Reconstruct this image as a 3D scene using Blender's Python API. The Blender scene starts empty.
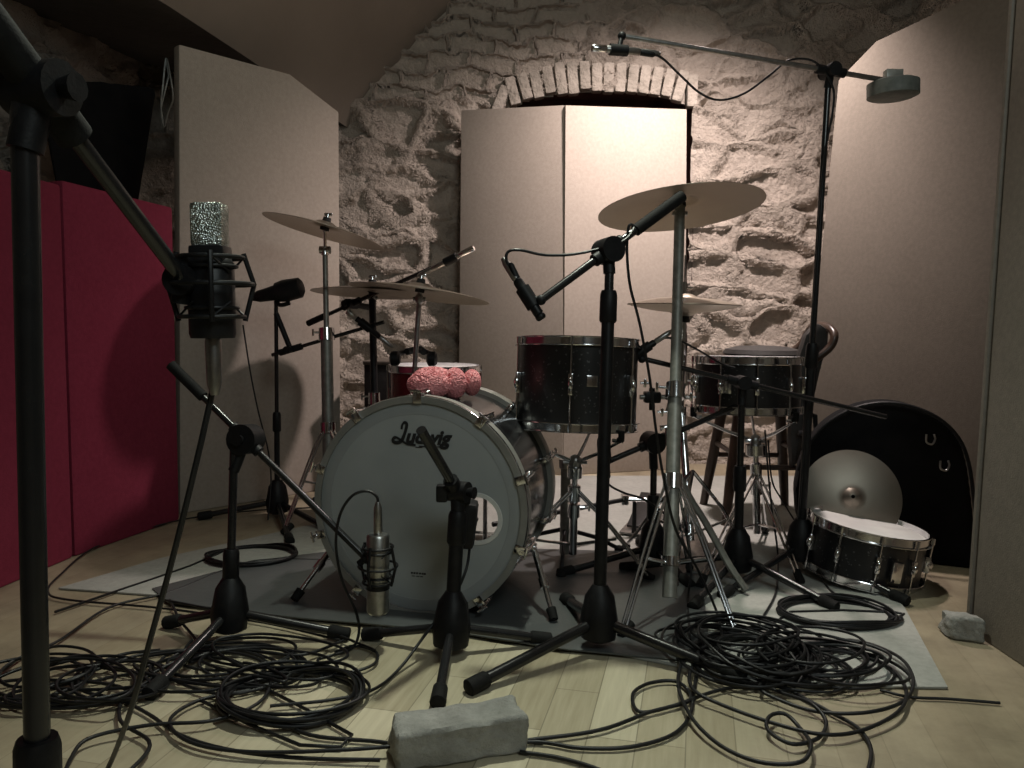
import bpy, bmesh, math, random
from mathutils import Vector as V3, Matrix, noise
random.seed(7)
PI = math.pi
col = bpy.context.scene.collection

# ------------------------------------------------------------------ camera
F_PX = 800.0; HC = 0.76; PITCH = math.radians(4.58); ROLL = math.radians(0.6)
cam_d = bpy.data.cameras.new('camera'); cam = bpy.data.objects.new('camera', cam_d); col.objects.link(cam)
cam_d.sensor_width = 36.0; cam_d.lens = 36.0*F_PX/1024.0; cam_d.clip_start = 0.02; cam_d.clip_end = 60
CM = Matrix.Translation((0, 0, HC)) @ Matrix.Rotation(PI/2-PITCH, 4, 'X') @ Matrix.Rotation(ROLL, 4, 'Z')
cam.matrix_world = CM
bpy.context.scene.camera = cam
CO = CM.translation; CR = CM.to_3x3()

def ray(px, py):
    return CR @ V3(((px-512)/F_PX, -(py-384)/F_PX, -1.0))
def W(px, py, Y):                      # point of the place at distance Y
    d = ray(px, py); return CO + d*(Y/d.y)
def G(px, py, z=0.0):                  # point on the ground
    d = ray(px, py); return CO + d*((z-CO.z)/d.z)
def PV(px, py, A, B):                  # point on an upright plane through A and B
    d = ray(px, py); n = V3((-(B[1]-A[1]), B[0]-A[0], 0))
    t = n.dot(V3((A[0], A[1], 0))-CO)/n.dot(d); return CO + d*t

# ------------------------------------------------------------------ materials
def mat(name, color=(.5,.5,.5), rough=.6, metal=0.0, spec=.5, **kw):
    m = bpy.data.materials.new(name); m.use_nodes = True
    b = m.node_tree.nodes['Principled BSDF']
    b.inputs['Base Color'].default_value = (*color, 1); b.inputs['Roughness'].default_value = rough
    b.inputs['Metallic'].default_value = metal; b.inputs['Specular IOR Level'].default_value = spec
    for k, v in kw.items(): b.inputs[k].default_value = v
    return m
class NT:
    def __init__(s, m): s.m = m; s.t = m.node_tree; s.b = s.t.nodes['Principled BSDF']; s.out = [n for n in s.t.nodes if n.type == 'OUTPUT_MATERIAL'][0]
    def n(s, kind, ins=None, **props):
        nd = s.t.nodes.new(kind)
        for k, v in props.items(): setattr(nd, k, v)
        for k, v in (ins or {}).items():
            if hasattr(v, 'is_output') or isinstance(v, bpy.types.NodeSocket): s.t.links.new(v, nd.inputs[k])
            else: nd.inputs[k].default_value = v
        return nd
    def l(s, a, b): s.t.links.new(a, b)
    def co(s): return s.n('ShaderNodeTexCoord').outputs['Object']
    def mapping(s, c, scale=(1,1,1), rot=(0,0,0), loc=(0,0,0)):
        return s.n('ShaderNodeMapping', {'Vector': c, 'Scale': scale, 'Rotation': rot, 'Location': loc}).outputs[0]
    def noise(s, c, scale, detail=4, rough=.55): return s.n('ShaderNodeTexNoise', {'Vector': c, 'Scale': scale, 'Detail': detail, 'Roughness': rough})
    def ramp(s, f, stops):
        r = s.n('ShaderNodeValToRGB', {'Fac': f}); e = r.color_ramp.elements
        while len(e) < len(stops): e.new(.5)
        for q, (p, c) in zip(e, stops): q.position = p; q.color = (*c, 1) if len(c) == 3 else c
        return r.outputs[0]
    def mix(s, f, a, b, blend='MIX'):
        nd = s.n('ShaderNodeMix', data_type='RGBA', blend_type=blend)
        for i, v in ((0, f), (6, a), (7, b)):
            if isinstance(v, bpy.types.NodeSocket): s.t.links.new(v, nd.inputs[i])
            else: nd.inputs[i].default_value = v if i == 0 else (*v, 1)
        return nd.outputs[2]
    def math(s, op, a, b=0.0, clamp=False):
        nd = s.n('ShaderNodeMath', {0: a, 1: b}, operation=op); nd.use_clamp = clamp; return nd.outputs[0]
    def bump(s, h, strength=.3, dist=.01):
        nd = s.n('ShaderNodeBump', {'Height': h, 'Strength': strength, 'Distance': dist}); s.l(nd.outputs[0], s.b.inputs['Normal'])

M = {}
def noisy(name, c1, c2, scale, rough=.7, metal=0, bump=.2, bscale=None, bdist=.004, spec=.5, **kw):
    m = mat(name, c1, rough, metal, spec, **kw); t = NT(m); c = t.co()
    f = t.noise(c, scale).outputs[0]
    t.l(t.ramp(f, [(.35, c1), (.65, c2)]), t.b.inputs['Base Color'])
    if bump: t.bump(t.noise(c, bscale or scale*4, 3).outputs[0], bump, bdist)
    M[name] = m; return m
noisy('black_metal', (.006,.006,.007), (.012,.012,.013), 40, .42, 0, .05, spec=.28)
noisy('satin_tube', (.010,.010,.011), (.014,.014,.015), 30, .25, 0, .02, spec=.5)
noisy('black_plastic', (.005,.005,.006), (.010,.010,.011), 60, .5, 0, .1, spec=.25)
noisy('rubber', (.006,.006,.006), (.010,.010,.010), 80, .75, 0, .2, spec=.2)
noisy('cable_black', (.007,.007,.008), (.013,.013,.014), 30, .45, 0, .1, spec=.35)
noisy('chrome', (.62,.62,.64), (.74,.74,.75), 25, .14, 1, .02)
noisy('worn_chrome', (.30,.30,.30), (.42,.41,.40), 60, .34, 1, .08)
noisy('grey_pole', (.20,.20,.18), (.28,.275,.25), 50, .5, .6, .05)
noisy('felt', (.02,.02,.02), (.03,.03,.03), 150, .95, 0, .4)
noisy('white_head', (.62,.62,.60), (.72,.72,.69), 9, .5, 0, .1, 120, .001)
noisy('bass_head', (.33,.355,.36), (.38,.405,.41), 5, .42, 0, .08, 90, .001)
noisy('bass_head_ring', (.29,.31,.315), (.33,.35,.355), 5, .4, 0, .08, 90, .001)
noisy('hoop_grey', (.20,.20,.185), (.26,.255,.235), 14, .4, 0, .1)
noisy('ink', (.01,.01,.012), (.015,.015,.018), 30, .6, 0, 0)
noisy('chair_wood', (.025,.014,.010), (.045,.026,.018), 12, .35, 0, .1)
noisy('cushion', (.015,.013,.012), (.025,.022,.02), 50, .7, 0, .3)
noisy('case_black', (.004,.004,.005), (.007,.0065,.007), 14, .85, 0, .4, 60, spec=.15)
noisy('box_black', (.010,.009,.009), (.016,.015,.014), 20, .6, 0, .2)
noisy('box_top', (.10,.085,.07), (.14,.12,.10), 20, .5, 0, .2)
noisy('silver_body', (.42,.42,.40), (.52,.52,.50), 80, .33, 1, .05)
noisy('mat_dark', (.058,.063,.064), (.082,.088,.088), 3.5, .42, 0, .35, 60, .002)
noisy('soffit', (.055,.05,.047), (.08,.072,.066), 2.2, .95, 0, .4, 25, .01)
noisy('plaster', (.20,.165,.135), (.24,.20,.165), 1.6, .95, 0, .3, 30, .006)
noisy('plastic_film', (.22,.22,.2), (.34,.34,.31), 20, .3, 0, .3)
noisy('weight_grey', (.10,.11,.10), (.17,.18,.165), 30, .6, 0, .3)
noisy('maroon', (.09,.010,.012), (.14,.018,.02), 10, .25, 0, 0)

def m_cymbal(name, c1, c2, rough):
    m = mat(name, c1, rough, .85); t = NT(m); c = t.co()
    v = t.n('ShaderNodeVectorMath', {0: c}, operation='LENGTH').outputs['Value']
    w = t.n('ShaderNodeTexNoise', {'W': t.math('MULTIPLY', v, 900.0), 'Scale': 1.0, 'Detail': 2.0}, noise_dimensions='1D').outputs[0]
    n2 = t.noise(c, 9).outputs[0]
    t.l(t.mix(t.math('MULTIPLY', t.math('ADD', w, n2), .5), c1, c2), t.b.inputs['Base Color'])
    t.bump(w, .25, .0006); M[name] = m
m_cymbal('bronze', (.25,.215,.165), (.40,.35,.28), .36)
m_cymbal('dull_bronze', (.19,.165,.135), (.31,.28,.235), .42)

def m_sparkle():
    m = mat('sparkle_wrap', (.012,.012,.013), .32, 0, .6); t = NT(m); c = t.co()
    v = t.n('ShaderNodeTexVoronoi', {'Vector': c, 'Scale': 240.0}).outputs['Color']
    s = t.n('ShaderNodeSeparateColor', {0: v}).outputs[0]
    k = t.math('GREATER_THAN', s, .965)
    t.l(t.mix(k, (.010,.010,.011), (.14,.14,.14)), t.b.inputs['Base Color'])
    t.l(t.math('MULTIPLY', k, .8), t.b.inputs['Metallic']); M['sparkle'] = m
m_sparkle()
def m_oyster():
    m = mat('smoky_wrap', (.05,.05,.05), .16, 0, .7); t = NT(m); c = t.co()
    n = t.n('ShaderNodeTexNoise', {'Vector': c, 'Scale': 9.0, 'Detail': 3.0, 'Distortion': 2.5}).outputs[0]
    t.l(t.ramp(n, [(.36, (.010,.010,.011)), (.5, (.030,.030,.032)), (.62, (.012,.012,.013))]), t.b.inputs['Base Color']); M['smoky'] = m
m_oyster()
def m_fabric(name, c1, c2, weave=260, big=2.0):
    m = mat(name, c1, .95, 0, .15); t = NT(m); c = t.co()
    n = t.noise(c, big, 5, .6).outputs[0]; n2 = t.noise(c, 70, 2).outputs[0]
    a = t.ramp(n, [(.3, c1), (.7, c2)])
    a = t.mix(.2, a, t.ramp(n2, [(.3, tuple(x*.7 for x in c1)), (.7, tuple(min(1, x*1.25) for x in c2))]))
    t.l(a, t.b.inputs['Base Color']); t.bump(t.noise(c, weave, 2).outputs[0], .35, .002); M[name] = m
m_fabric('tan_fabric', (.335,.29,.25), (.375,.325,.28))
m_fabric('brown_fabric_dimmed', (.155,.134,.112), (.18,.156,.132))  # browner tan, with the right panel's dimness put into the colour
m_fabric('panel_edge', (.20,.18,.158), (.25,.225,.195))
m_fabric('red_fabric', (.185,.022,.045), (.22,.03,.058), 200, 3)
m_fabric('rug_light', (.30,.305,.28), (.38,.38,.352), 190, 5)
def m_mesh_grille():
    m = mat('grille_mesh', (.6,.64,.6), .28, 1); t = NT(m); c = t.co()
    v = t.n('ShaderNodeTexVoronoi', {'Vector': c, 'Scale': 420.0}).outputs['Distance']
    n = t.noise(c, 60, 3).outputs[0]
    t.l(t.ramp(n, [(.35, (.30,.34,.31)), (.65, (.75,.80,.76))]), t.b.inputs['Base Color'])
    t.bump(v, .9, .002); M['grille'] = m
m_mesh_grille()
def m_brain():
    m = mat('pink_rubber', (.62,.22,.20), .5, 0, .4); t = NT(m); c = t.co()
    t.l(t.ramp(t.noise(c, 14).outputs[0], [(.3, (.62,.20,.22)), (.7, (.74,.30,.31))]), t.b.inputs['Base Color']); M['brain'] = m
m_brain()
def m_concrete():
    m = mat('concrete', (.3,.3,.28), .92, 0, .2); t = NT(m); c = t.co()
    n = t.noise(c, 18, 8, .7).outputs[0]
    t.l(t.ramp(n, [(.3, (.21,.21,.195)), (.55, (.31,.31,.29)), (.75, (.42,.415,.39))]), t.b.inputs['Base Color'])
    t.bump(t.noise(c, 90, 6, .7).outputs[0], .8, .006); M['concrete'] = m
m_concrete()
def m_clear():
    m = bpy.data.materials.new('clear_head'); m.use_nodes = True; t = m.node_tree
    t.nodes.clear(); o = t.nodes.new('ShaderNodeOutputMaterial'); mx = t.nodes.new('ShaderNodeMixShader')
    a = t.nodes.new('ShaderNodeBsdfTransparent'); g = t.nodes.new('ShaderNodeBsdfGlossy'); g.inputs['Roughness'].default_value = .1
    mx.inputs[0].default_value = .07; t.links.new(a.outputs[0], mx.inputs[1]); t.links.new(g.outputs[0], mx.inputs[2]); t.links.new(mx.outputs[0], o.inputs[0]); M['clear'] = m
m_clear()

def m_stone(name, bricks=True, axis='X'):
    m = mat(name, (.3,.27,.24), .95, 0, .1); t = NT(m); c = t.co()
    if axis == 'Y': c = t.mapping(c, (1,1,1), (0,0,PI/2))
    wob = t.noise(c, 3.0, 3).outputs['Color']
    off = t.n('ShaderNodeVectorMath', {0: wob, 1: (.5,.5,.5)}, operation='SUBTRACT').outputs[0]
    off = t.n('ShaderNodeVectorMath', {0: off, 'Scale': .22}, operation='SCALE').outputs[0]
    cw = t.n('ShaderNodeVectorMath', {0: c, 1: off}, operation='ADD').outputs[0]
    flat = t.mapping(cw, (3.4, .001, 6.4))
    ve = t.n('ShaderNodeTexVoronoi', {'Vector': flat, 'Scale': 1.0, 'Randomness': .95}, feature='DISTANCE_TO_EDGE').outputs['Distance']
    vc = t.n('ShaderNodeTexVoronoi', {'Vector': flat, 'Scale': 1.0, 'Randomness': .95}, feature='F1')
    fr = t.noise(c, 11, 6, .65).outputs[0]
    edge = t.math('ADD', ve, t.math('MULTIPLY', t.math('SUBTRACT', fr, .5), .16))
    st = t.n('ShaderNodeMapRange', {'Value': edge, 'From Min': .0, 'From Max': .20}, interpolation_type='SMOOTHSTEP').outputs[0]
    cell = t.n('ShaderNodeSeparateColor', {0: vc.outputs['Color']})
    h_st = t.math('MULTIPLY', st, t.math('ADD', t.math('MULTIPLY', cell.outputs[0], .7), .45))
    fine = t.noise(c, 22, 7, .68).outputs[0]; mid = t.noise(c, 6, 5, .6).outputs[0]
    c_st = t.mix(cell.outputs[1], (.50,.44,.385), (.36,.31,.27))
    c_all = t.mix(st, (.26,.225,.19), c_st)
    h = h_st
    if bricks:
        bx = t.n('ShaderNodeTexBrick', {'Vector': t.mapping(cw, (1, 1, 1), (PI/2, 0, 0)), 'Scale': 1.0, 'Mortar Size': .012, 'Mortar Smooth': .6, 'Brick Width': .24, 'Row Height': .085, 'Bias': -.1,
                                     'Color1': (1,1,1,1), 'Color2': (.6,.6,.6,1), 'Mortar': (0,0,0,1)})
        sp = t.n('ShaderNodeSeparateXYZ', {0: c})
        a1 = t.math('GREATER_THAN', t.math('ADD', sp.outputs[2], t.math('MULTIPLY', mid, .25)), 2.02)
        a2 = t.math('LESS_THAN', t.math('ADD', sp.outputs[0], t.math('MULTIPLY', mid, .5)), .62)
        k = t.math('MULTIPLY', a1, a2)
        hb = t.n('ShaderNodeSeparateColor', {0: bx.outputs[0]}).outputs[0]
        h = t.mix(k, h, t.math('MULTIPLY', hb, .75))
        c_all = t.mix(k, c_all, t.mix(hb, (.24,.21,.18), (.46,.405,.35)))
    sh = t.noise(c, 30, 5, .6).outputs[0]
    c_all = t.mix(.55, c_all, t.mix(fine, (.24,.205,.175), (.56,.49,.425)))
    t.l(c_all, t.b.inputs['Base Color'])
    hh = t.math('ADD', h, t.math('ADD', t.math('MULTIPLY', fine, .50), t.math('MULTIPLY', mid, .8)))
    d = t.n('ShaderNodeDisplacement', {'Height': hh, 'Midlevel': 1.2, 'Scale': .07})
    t.l(d.outputs[0], t.out.inputs['Displacement'])
    m.displacement_method = 'BOTH'
    M[name] = m
m_stone('stone_wall'); m_stone('stone_side', False, 'Y')
noisy('arch_brick', (.26,.23,.195), (.42,.37,.32), 9, .95, 0, .8, 45, .02)
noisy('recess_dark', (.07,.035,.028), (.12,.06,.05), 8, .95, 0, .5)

def m_floor():
    m = mat('laminate', (.4,.38,.28), .38, 0, .4); t = NT(m); c = t.co()
    p = t.mapping(c, (1,1,1), (0,0,PI/2+math.radians(13)))
    br = t.n('ShaderNodeTexBrick', {'Vector': p, 'Scale': 1.0, 'Mortar Size': .0012, 'Mortar Smooth': .1, 'Brick Width': .47, 'Row Height': .088, 'Bias': 0.0,
                                  'Color1': (.60,.545,.40,1), 'Color2': (.35,.30,.20,1), 'Mortar': (.12,.10,.065,1)}, offset=.37, offset_frequency=3)
    g = t.noise(t.mapping(p, (3, 38, 1)), 2.2, 6, .6).outputs[0]
    a = t.mix(.38, br.outputs[0], t.ramp(g, [(.3, (.30,.26,.17)), (.7, (.56,.51,.375))]))
    # grime: worn brown dirt patches to the sides
    s = t.n('ShaderNodeSeparateXYZ', {0: c}).outputs[0]
    n = t.noise(c, 2.6, 6, .65).outputs[0]
    side = t.math('MAXIMUM', t.math('MULTIPLY', t.math('SUBTRACT', s, .02), 1.5), t.math('MULTIPLY', s, -.92))
    k = t.n('ShaderNodeMapRange', {'Value': t.math('ADD', side, t.math('MULTIPLY', n, .55)), 'From Min': .62, 'From Max': 1.15, 'To Max': .8}).outputs[0]
    a = t.mix(k, a, t.ramp(t.noise(c, 5, 8, .7).outputs[0], [(.3, (.14,.11,.075)), (.7, (.34,.285,.195))]))
    t.l(a, t.b.inputs['Base Color'])
    t.l(t.ramp(n, [(.3, (.34,)*3), (.7, (.55,)*3)]), t.b.inputs['Roughness'])
    t.bump(g, .08, .002); M['laminate'] = m
m_floor()

# ------------------------------------------------------------------ mesh builder
class MB:
    def __init__(s): s.v = []; s.f = []
    def add(s, vs, fs):
        o = len(s.v); s.v += [V3(x) for x in vs]; s.f += [[i+o for i in q] for q in fs]; return s
    def xf(s, Mx):
        s.v = [Mx @ x for x in s.v]; return s
    def box(s, c, size, Mx=None, ch=0.0):
        bm = bmesh.new(); bmesh.ops.create_cube(bm, size=1.0)
        for v in bm.verts: v.co = V3((v.co.x*size[0], v.co.y*size[1], v.co.z*size[2]))
        if ch > 0: bmesh.ops.bevel(bm, geom=bm.edges[:], offset=ch, segments=2, affect='EDGES', profile=.6)
        bm.verts.index_update()
        R = Mx or Matrix.Identity(3)
        vs = [R @ v.co + V3(c) for v in bm.verts]; fs = [[v.index for v in f.verts] for f in bm.faces]
        bm.free(); return s.add(vs, fs)
    def tube(s, pts, r, n=8, closed=False, caps=True):
        pts = [V3(p) for p in pts]; N = len(pts); rs = r if isinstance(r, (list, tuple)) else [r]*N
        vs = []; fs = []
        t0 = (pts[1]-pts[0]).normalized()
        up = V3((0,0,1)) if abs(t0.z) < .9 else V3((1,0,0))
        u = t0.cross(up).normalized()
        for i in range(N):
            if closed: t = (pts[(i+1) % N]-pts[i-1])
            else: t = (pts[min(i+1, N-1)]-pts[max(i-1, 0)])
            if t.length < 1e-9: t = t0
            t = t.normalized()
            u = u - t*u.dot(t)
            if u.length < 1e-6: u = t.cross(V3((.3,.5,.8)))
            u.normalize(); w = t.cross(u)
            for k in range(n):
                a = 2*PI*k/n; vs.append(pts[i] + (u*math.cos(a)+w*math.sin(a))*rs[i])
        M_ = N if closed else N-1
        for i in range(M_):
            j = (i+1) % N
            for k in range(n):
                fs.append([i*n+k, i*n+(k+1) % n, j*n+(k+1) % n, j*n+k])
        if caps and not closed:
            fs.append(list(range(n))[::-1]); fs.append([(N-1)*n+k for k in range(n)])
        return s.add(vs, fs)
    def cyl(s, a, b, r0, r1=None, n=16): return s.tube([a, b], [r0, r0 if r1 is None else r1], n)
    def lathe(s, prof, Mx=None, n=48, close=False):
        # prof: list of (r, z); r==0 ends make fans
        vs = []; rings = []
        for r, z in prof:
            if r < 1e-7: rings.append([len(vs)]); vs.append(V3((0,0,z)))
            else:
                rings.append(list(range(len(vs), len(vs)+n)))
                vs += [V3((r*math.cos(2*PI*k/n), r*math.sin(2*PI*k/n), z)) for k in range(n)]
        fs = []
        seq = list(range(len(rings))) + ([0] if close else [])
        for i in range(len(seq)-1):
            A, B = rings[seq[i]], rings[seq[i+1]]
            for k in range(n):
                a0, a1 = A[k % len(A)], A[(k+1) % len(A)]; b0, b1 = B[k % len(B)], B[(k+1) % len(B)]
                q = []
                for x in (a0, a1, b1, b0):
                    if x not in q: q.append(x)
                if len(q) > 2: fs.append(q)
        if Mx is not None: vs = [Mx @ v for v in vs]
        return s.add(vs, fs)
    def ell(s, c, rad, Mx=None, nu=24, nv=14, disp=None):
        vs = []; fs = []; R = Mx or Matrix.Identity(3)
        for j in range(nv+1):
            th = PI*j/nv
            for i in range(nu):
                ph = 2*PI*i/nu; d = V3((math.sin(th)*math.cos(ph), math.sin(th)*math.sin(ph), math.cos(th)))
                k = 1.0 + (disp(d) if disp else 0)
                vs.append(R @ V3((d.x*rad[0]*k, d.y*rad[1]*k, d.z*rad[2]*k)) + V3(c))
        for j in range(nv):
            for i in range(nu): fs.append([j*nu+i, (j+1)*nu+i, (j+1)*nu+(i+1) % nu, j*nu+(i+1) % nu])
        return s.add(vs, fs)
    def prism(s, poly, n, th, ch=0.0):
        # polygon in space extruded along n by th, with bevelled rim
        n = V3(n).normalized(); bm = bmesh.new()
        a = [bm.verts.new(V3(p)) for p in poly]; b = [bm.verts.new(V3(p)+n*th) for p in poly]
        bm.faces.new(a); bm.faces.new(b[::-1]); k = len(poly)
        for i in range(k): bm.faces.new([a[i], b[i], b[(i+1) % k], a[(i+1) % k]])
        bmesh.ops.recalc_face_normals(bm, faces=bm.faces[:])
        if ch > 0: bmesh.ops.bevel(bm, geom=bm.edges[:], offset=ch, segments=2, affect='EDGES', profile=.6)
        bm.verts.index_update()
        vs = [v.co.copy() for v in bm.verts]; fs = [[v.index for v in f.verts] for f in bm.faces]; bm.free()
        return s.add(vs, fs)
    def build(s, name, material, parent=None, smooth=38, mods=None):
        me = bpy.data.meshes.new(name); off = origin(parent) if parent else getattr(s, 'org', V3((0,0,0)))
        me.from_pydata([v-off for v in s.v], [], s.f); me.validate(); me.update()
        bm = bmesh.new(); bm.from_mesh(me); bmesh.ops.recalc_face_normals(bm, faces=bm.faces[:]); bm.to_mesh(me); bm.free()
        if smooth:
            me.polygons.foreach_set('use_smooth', [True]*len(me.polygons)); me.set_sharp_from_angle(angle=math.radians(smooth))
        me.materials.append(material if not isinstance(material, str) else M[material])
        o = bpy.data.objects.new(name, me); col.objects.link(o)
        if parent: o.parent = parent
        else: o.location = off
        return o
    def at(s, p): s.org = V3(p); return s
def origin(o):
    r = V3((0,0,0))
    while o: r = r + o.location; o = o.parent
    return r
def thing(name, label, cat, loc, group=None):
    o = bpy.data.objects.new(name, None); o.empty_display_size = .05; col.objects.link(o); o.location = V3(loc)
    o['label'] = label; o['category'] = cat
    if group: o['group'] = group
    return o
def tag(o, label, cat, group=None):
    o['label'] = label; o['category'] = cat
    if group: o['group'] = group
    return o
def struct(o): o['kind'] = 'structure'; return o
def frame(o, z, x=None):               # 4x4 with local Z along z
    z = V3(z).normalized(); x = V3(x) if x is not None else (V3((1,0,0)) if abs(z.x) < .9 else V3((0,1,0)))
    x = (x - z*x.dot(z)).normalized(); y = z.cross(x)
    R = Matrix((x, y, z)).transposed().to_4x4(); R.translation = V3(o); return R
def smooth_path(P, closed=False, per=8):
    P = [V3(p) for p in P]; N = len(P); out = []
    rng = range(N) if closed else range(N-1)
    for i in rng:
        p1, p2 = P[i], P[(i+1) % N]
        p0 = P[i-1] if (closed or i > 0) else p1*2-p2
        p3 = P[(i+2) % N] if (closed or i+2 < N) else p2*2-p1
        for k in range(per):
            t = k/per
            out.append(.5*((2*p1)+(p2-p0)*t+(2*p0-5*p1+4*p2-p3)*t*t+(3*p1-p0-3*p2+p3)*t**3))
    if not closed: out.append(P[-1])
    return out

# ------------------------------------------------------------------ setting
ZC = 2.95
def grid(xr, zr, step, f, skip=None):
    nx = int((xr[1]-xr[0])/step); nz = int((zr[1]-zr[0])/step); b = MB(); vs = []; fs = []
    for j in range(nz+1):
        for i in range(nx+1): vs.append(f(xr[0]+(xr[1]-xr[0])*i/nx, zr[0]+(zr[1]-zr[0])*j/nz))
    for j in range(nz):
        for i in range(nx):
            if skip:
                x = xr[0]+(xr[1]-xr[0])*(i+.5)/nx; z = zr[0]+(zr[1]-zr[0])*(j+.5)/nz
                if skip(x, z): continue
            a = j*(nx+1)+i; fs.append([a, a+1, a+nx+2, a+nx+1])
    b.add(vs, fs); return b
YB = 4.28
AX0, AX1 = W(508, 105, YB).x, W(691, 105, YB).x
AZ0 = W(600, 108, YB).z; AZT = W(600, 92, YB).z
def arch_top(x):
    t = (x-AX0)/(AX1-AX0)
    return AZ0-.02 + (AZT-AZ0+.02)*math.sin(PI*min(1, max(0, t*.94+.0)))**.6
def skip(x, z): return AX0 < x < AX1 and z < arch_top(x)
wb = grid((-2.0, 2.25), (-.05, 3.0), .0125, lambda x, z: V3((x, YB, z)), skip)
struct(wb.build('wall_back', 'stone_wall', smooth=60))
wr = grid((-.6, YB+.1), (-.05, 3.0), .02, lambda y, z: V3((2.1, YB+.1-(y+.6), z)))
struct(wr.build('wall_right', 'stone_side', smooth=60))
wl = grid((-.6, YB+.1), (-.05, 3.0), .015, lambda y, z: V3((-1.98, y, z)))
struct(wl.build('wall_left', 'stone_side', smooth=60))
struct(MB().box((0.05, -.62, 1.45), (4.3, .1, 3.1)).build('wall_front', 'plaster'))
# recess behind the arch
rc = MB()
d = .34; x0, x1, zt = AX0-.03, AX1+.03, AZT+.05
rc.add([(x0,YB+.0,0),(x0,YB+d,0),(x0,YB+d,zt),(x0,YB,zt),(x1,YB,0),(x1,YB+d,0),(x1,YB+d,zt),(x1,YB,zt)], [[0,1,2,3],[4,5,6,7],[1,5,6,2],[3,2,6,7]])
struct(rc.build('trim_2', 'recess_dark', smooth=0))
# brick arch: bricks set on end over the recess
ab = MB(); NBR = 17
for i in range(NBR):
    t = (i+.5)/NBR; x = AX0-.07 + (AX1-AX0+.10)*t; z = arch_top(x)+.07 if AX0 < x < AX1 else AZ0+.03
    sl = (arch_top(min(AX1-.02, x+.02))-arch_top(max(AX0+.02, x-.02)))/.04
    R = Matrix.Rotation(-math.atan(max(-.4, min(.4, sl))), 3, 'Y')
    ab.box((x, YB-.015+random.uniform(-.008,.008), z+random.uniform(-.008,.008)), ((AX1-AX0)/NBR*.98, .06, .15+random.uniform(-.015,.015)), R, .012)
struct(ab.build('trim_1', 'arch_brick'))
struct(MB().box((.05, 1.9, -.05), (4.4, 5.2, .1)).build('floor', 'laminate', smooth=0))
# ceiling: vault springing from a low left-hand line
edge = [W(345, 125, YB-.02), W(293, 89, 3.85), W(240, 53, 3.5), W(167, 5, 3.05), V3((-1.62, 2.4, 1.99)), V3((-1.75, 1.2, 2.02)), V3((-1.75, -.6, 2.02))]
arcx = [0, .11, .23, .37, .53, .75, 1.0]
prof = []
e0 = edge[0]
back_pts = [e0, W(362, 100, YB-.02), W(393, 66, YB-.02), W(430, 28, YB-.02), W(462, -4, YB-.02)] + [V3((.05, YB, 2.70)), V3((.5, YB, 2.88)), V3((1.1, YB, ZC)), V3((2.2, YB, ZC))]
rows = []
for e in edge:
    row = []
    for p in back_pts:
        k = (p.x-e0.x)/(2.2-e0.x); kz = (p.z-e0.z)/(ZC-e0.z)
        row.append(V3((e.x+(2.2-e.x)*k, e.y, e.z+(ZC-e.z)*kz)))
    rows.append(row)
rows[0] = [V3((p.x, YB+.04, p.z)) for p in rows[0]]
vb = MB(); n = len(back_pts)
vb.add([p for r in rows for p in r], [[i*n+j, i*n+j+1, (i+1)*n+j+1, (i+1)*n+j] for i in range(len(rows)-1) for j in range(n-1)])
co_ = vb.build('ceiling', 'plaster', smooth=80); struct(co_)
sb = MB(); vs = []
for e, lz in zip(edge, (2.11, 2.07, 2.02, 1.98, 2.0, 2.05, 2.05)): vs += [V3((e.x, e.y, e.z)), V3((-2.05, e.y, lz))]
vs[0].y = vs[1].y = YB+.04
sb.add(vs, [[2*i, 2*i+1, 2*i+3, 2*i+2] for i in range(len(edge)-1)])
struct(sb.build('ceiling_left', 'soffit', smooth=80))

# rugs
def slab(name, poly, th, m, ch=.003):
    cpt = sum((V3(p) for p in poly), V3())/len(poly)
    return MB().prism([V3((p[0], p[1], .001)) for p in poly], (0,0,1), th, ch).at((cpt.x, cpt.y, 0)).build(name, m)
def gp(*pts): return [G(x, y) for x, y in pts]
rug = gp((58,590),(160,560),(330,522),(405,477),(800,477),(862,560),(905,610),(948,690),(780,688),(560,645),(330,606),(170,598))
tag(slab('rug', rug, .006, 'rug_light'), 'large pale grey rug under the whole drum kit', 'rug')
mt = gp((152,592),(262,563),(380,548),(690,556),(704,600),(712,668),(560,653),(440,634),(300,622),(168,606))
mt = [V3((p.x, p.y, .0075)) for p in mt]
o = MB().prism(mt, (0,0,1), .004, .0015).at(G(440,600)).build('floor_mat', 'mat_dark'); tag(o, 'dark grey mat lying on the pale rug beneath the bass drum', 'mat')

# ------------------------------------------------------------------ acoustic panels
def panel(name, label, cat, poly, nrm, th, m, group=None, edge_m=None):
    base = min(poly, key=lambda p: p.z); r = thing(name, label, cat, (base.x, base.y, 0), group)
    MB().prism(poly, nrm, th, .008).build('fabric_cover', m, r)
    return r
# left tan panel
A, B = G(180, 514), G(341, 487)
nl = V3((-(B.y-A.y), B.x-A.x, 0)).normalized()
poly = [V3((A.x,A.y,0)), V3((B.x,B.y,0)), PV(339,112,A,B), PV(290,74,A,B), PV(179,44,A,B)]
poly[2].x += 0
pl = panel('acoustic_panel', 'tall tan fabric panel with one clipped corner, right behind the red panels', 'acoustic panel', poly, nl, .05, 'tan_fabric')
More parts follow.
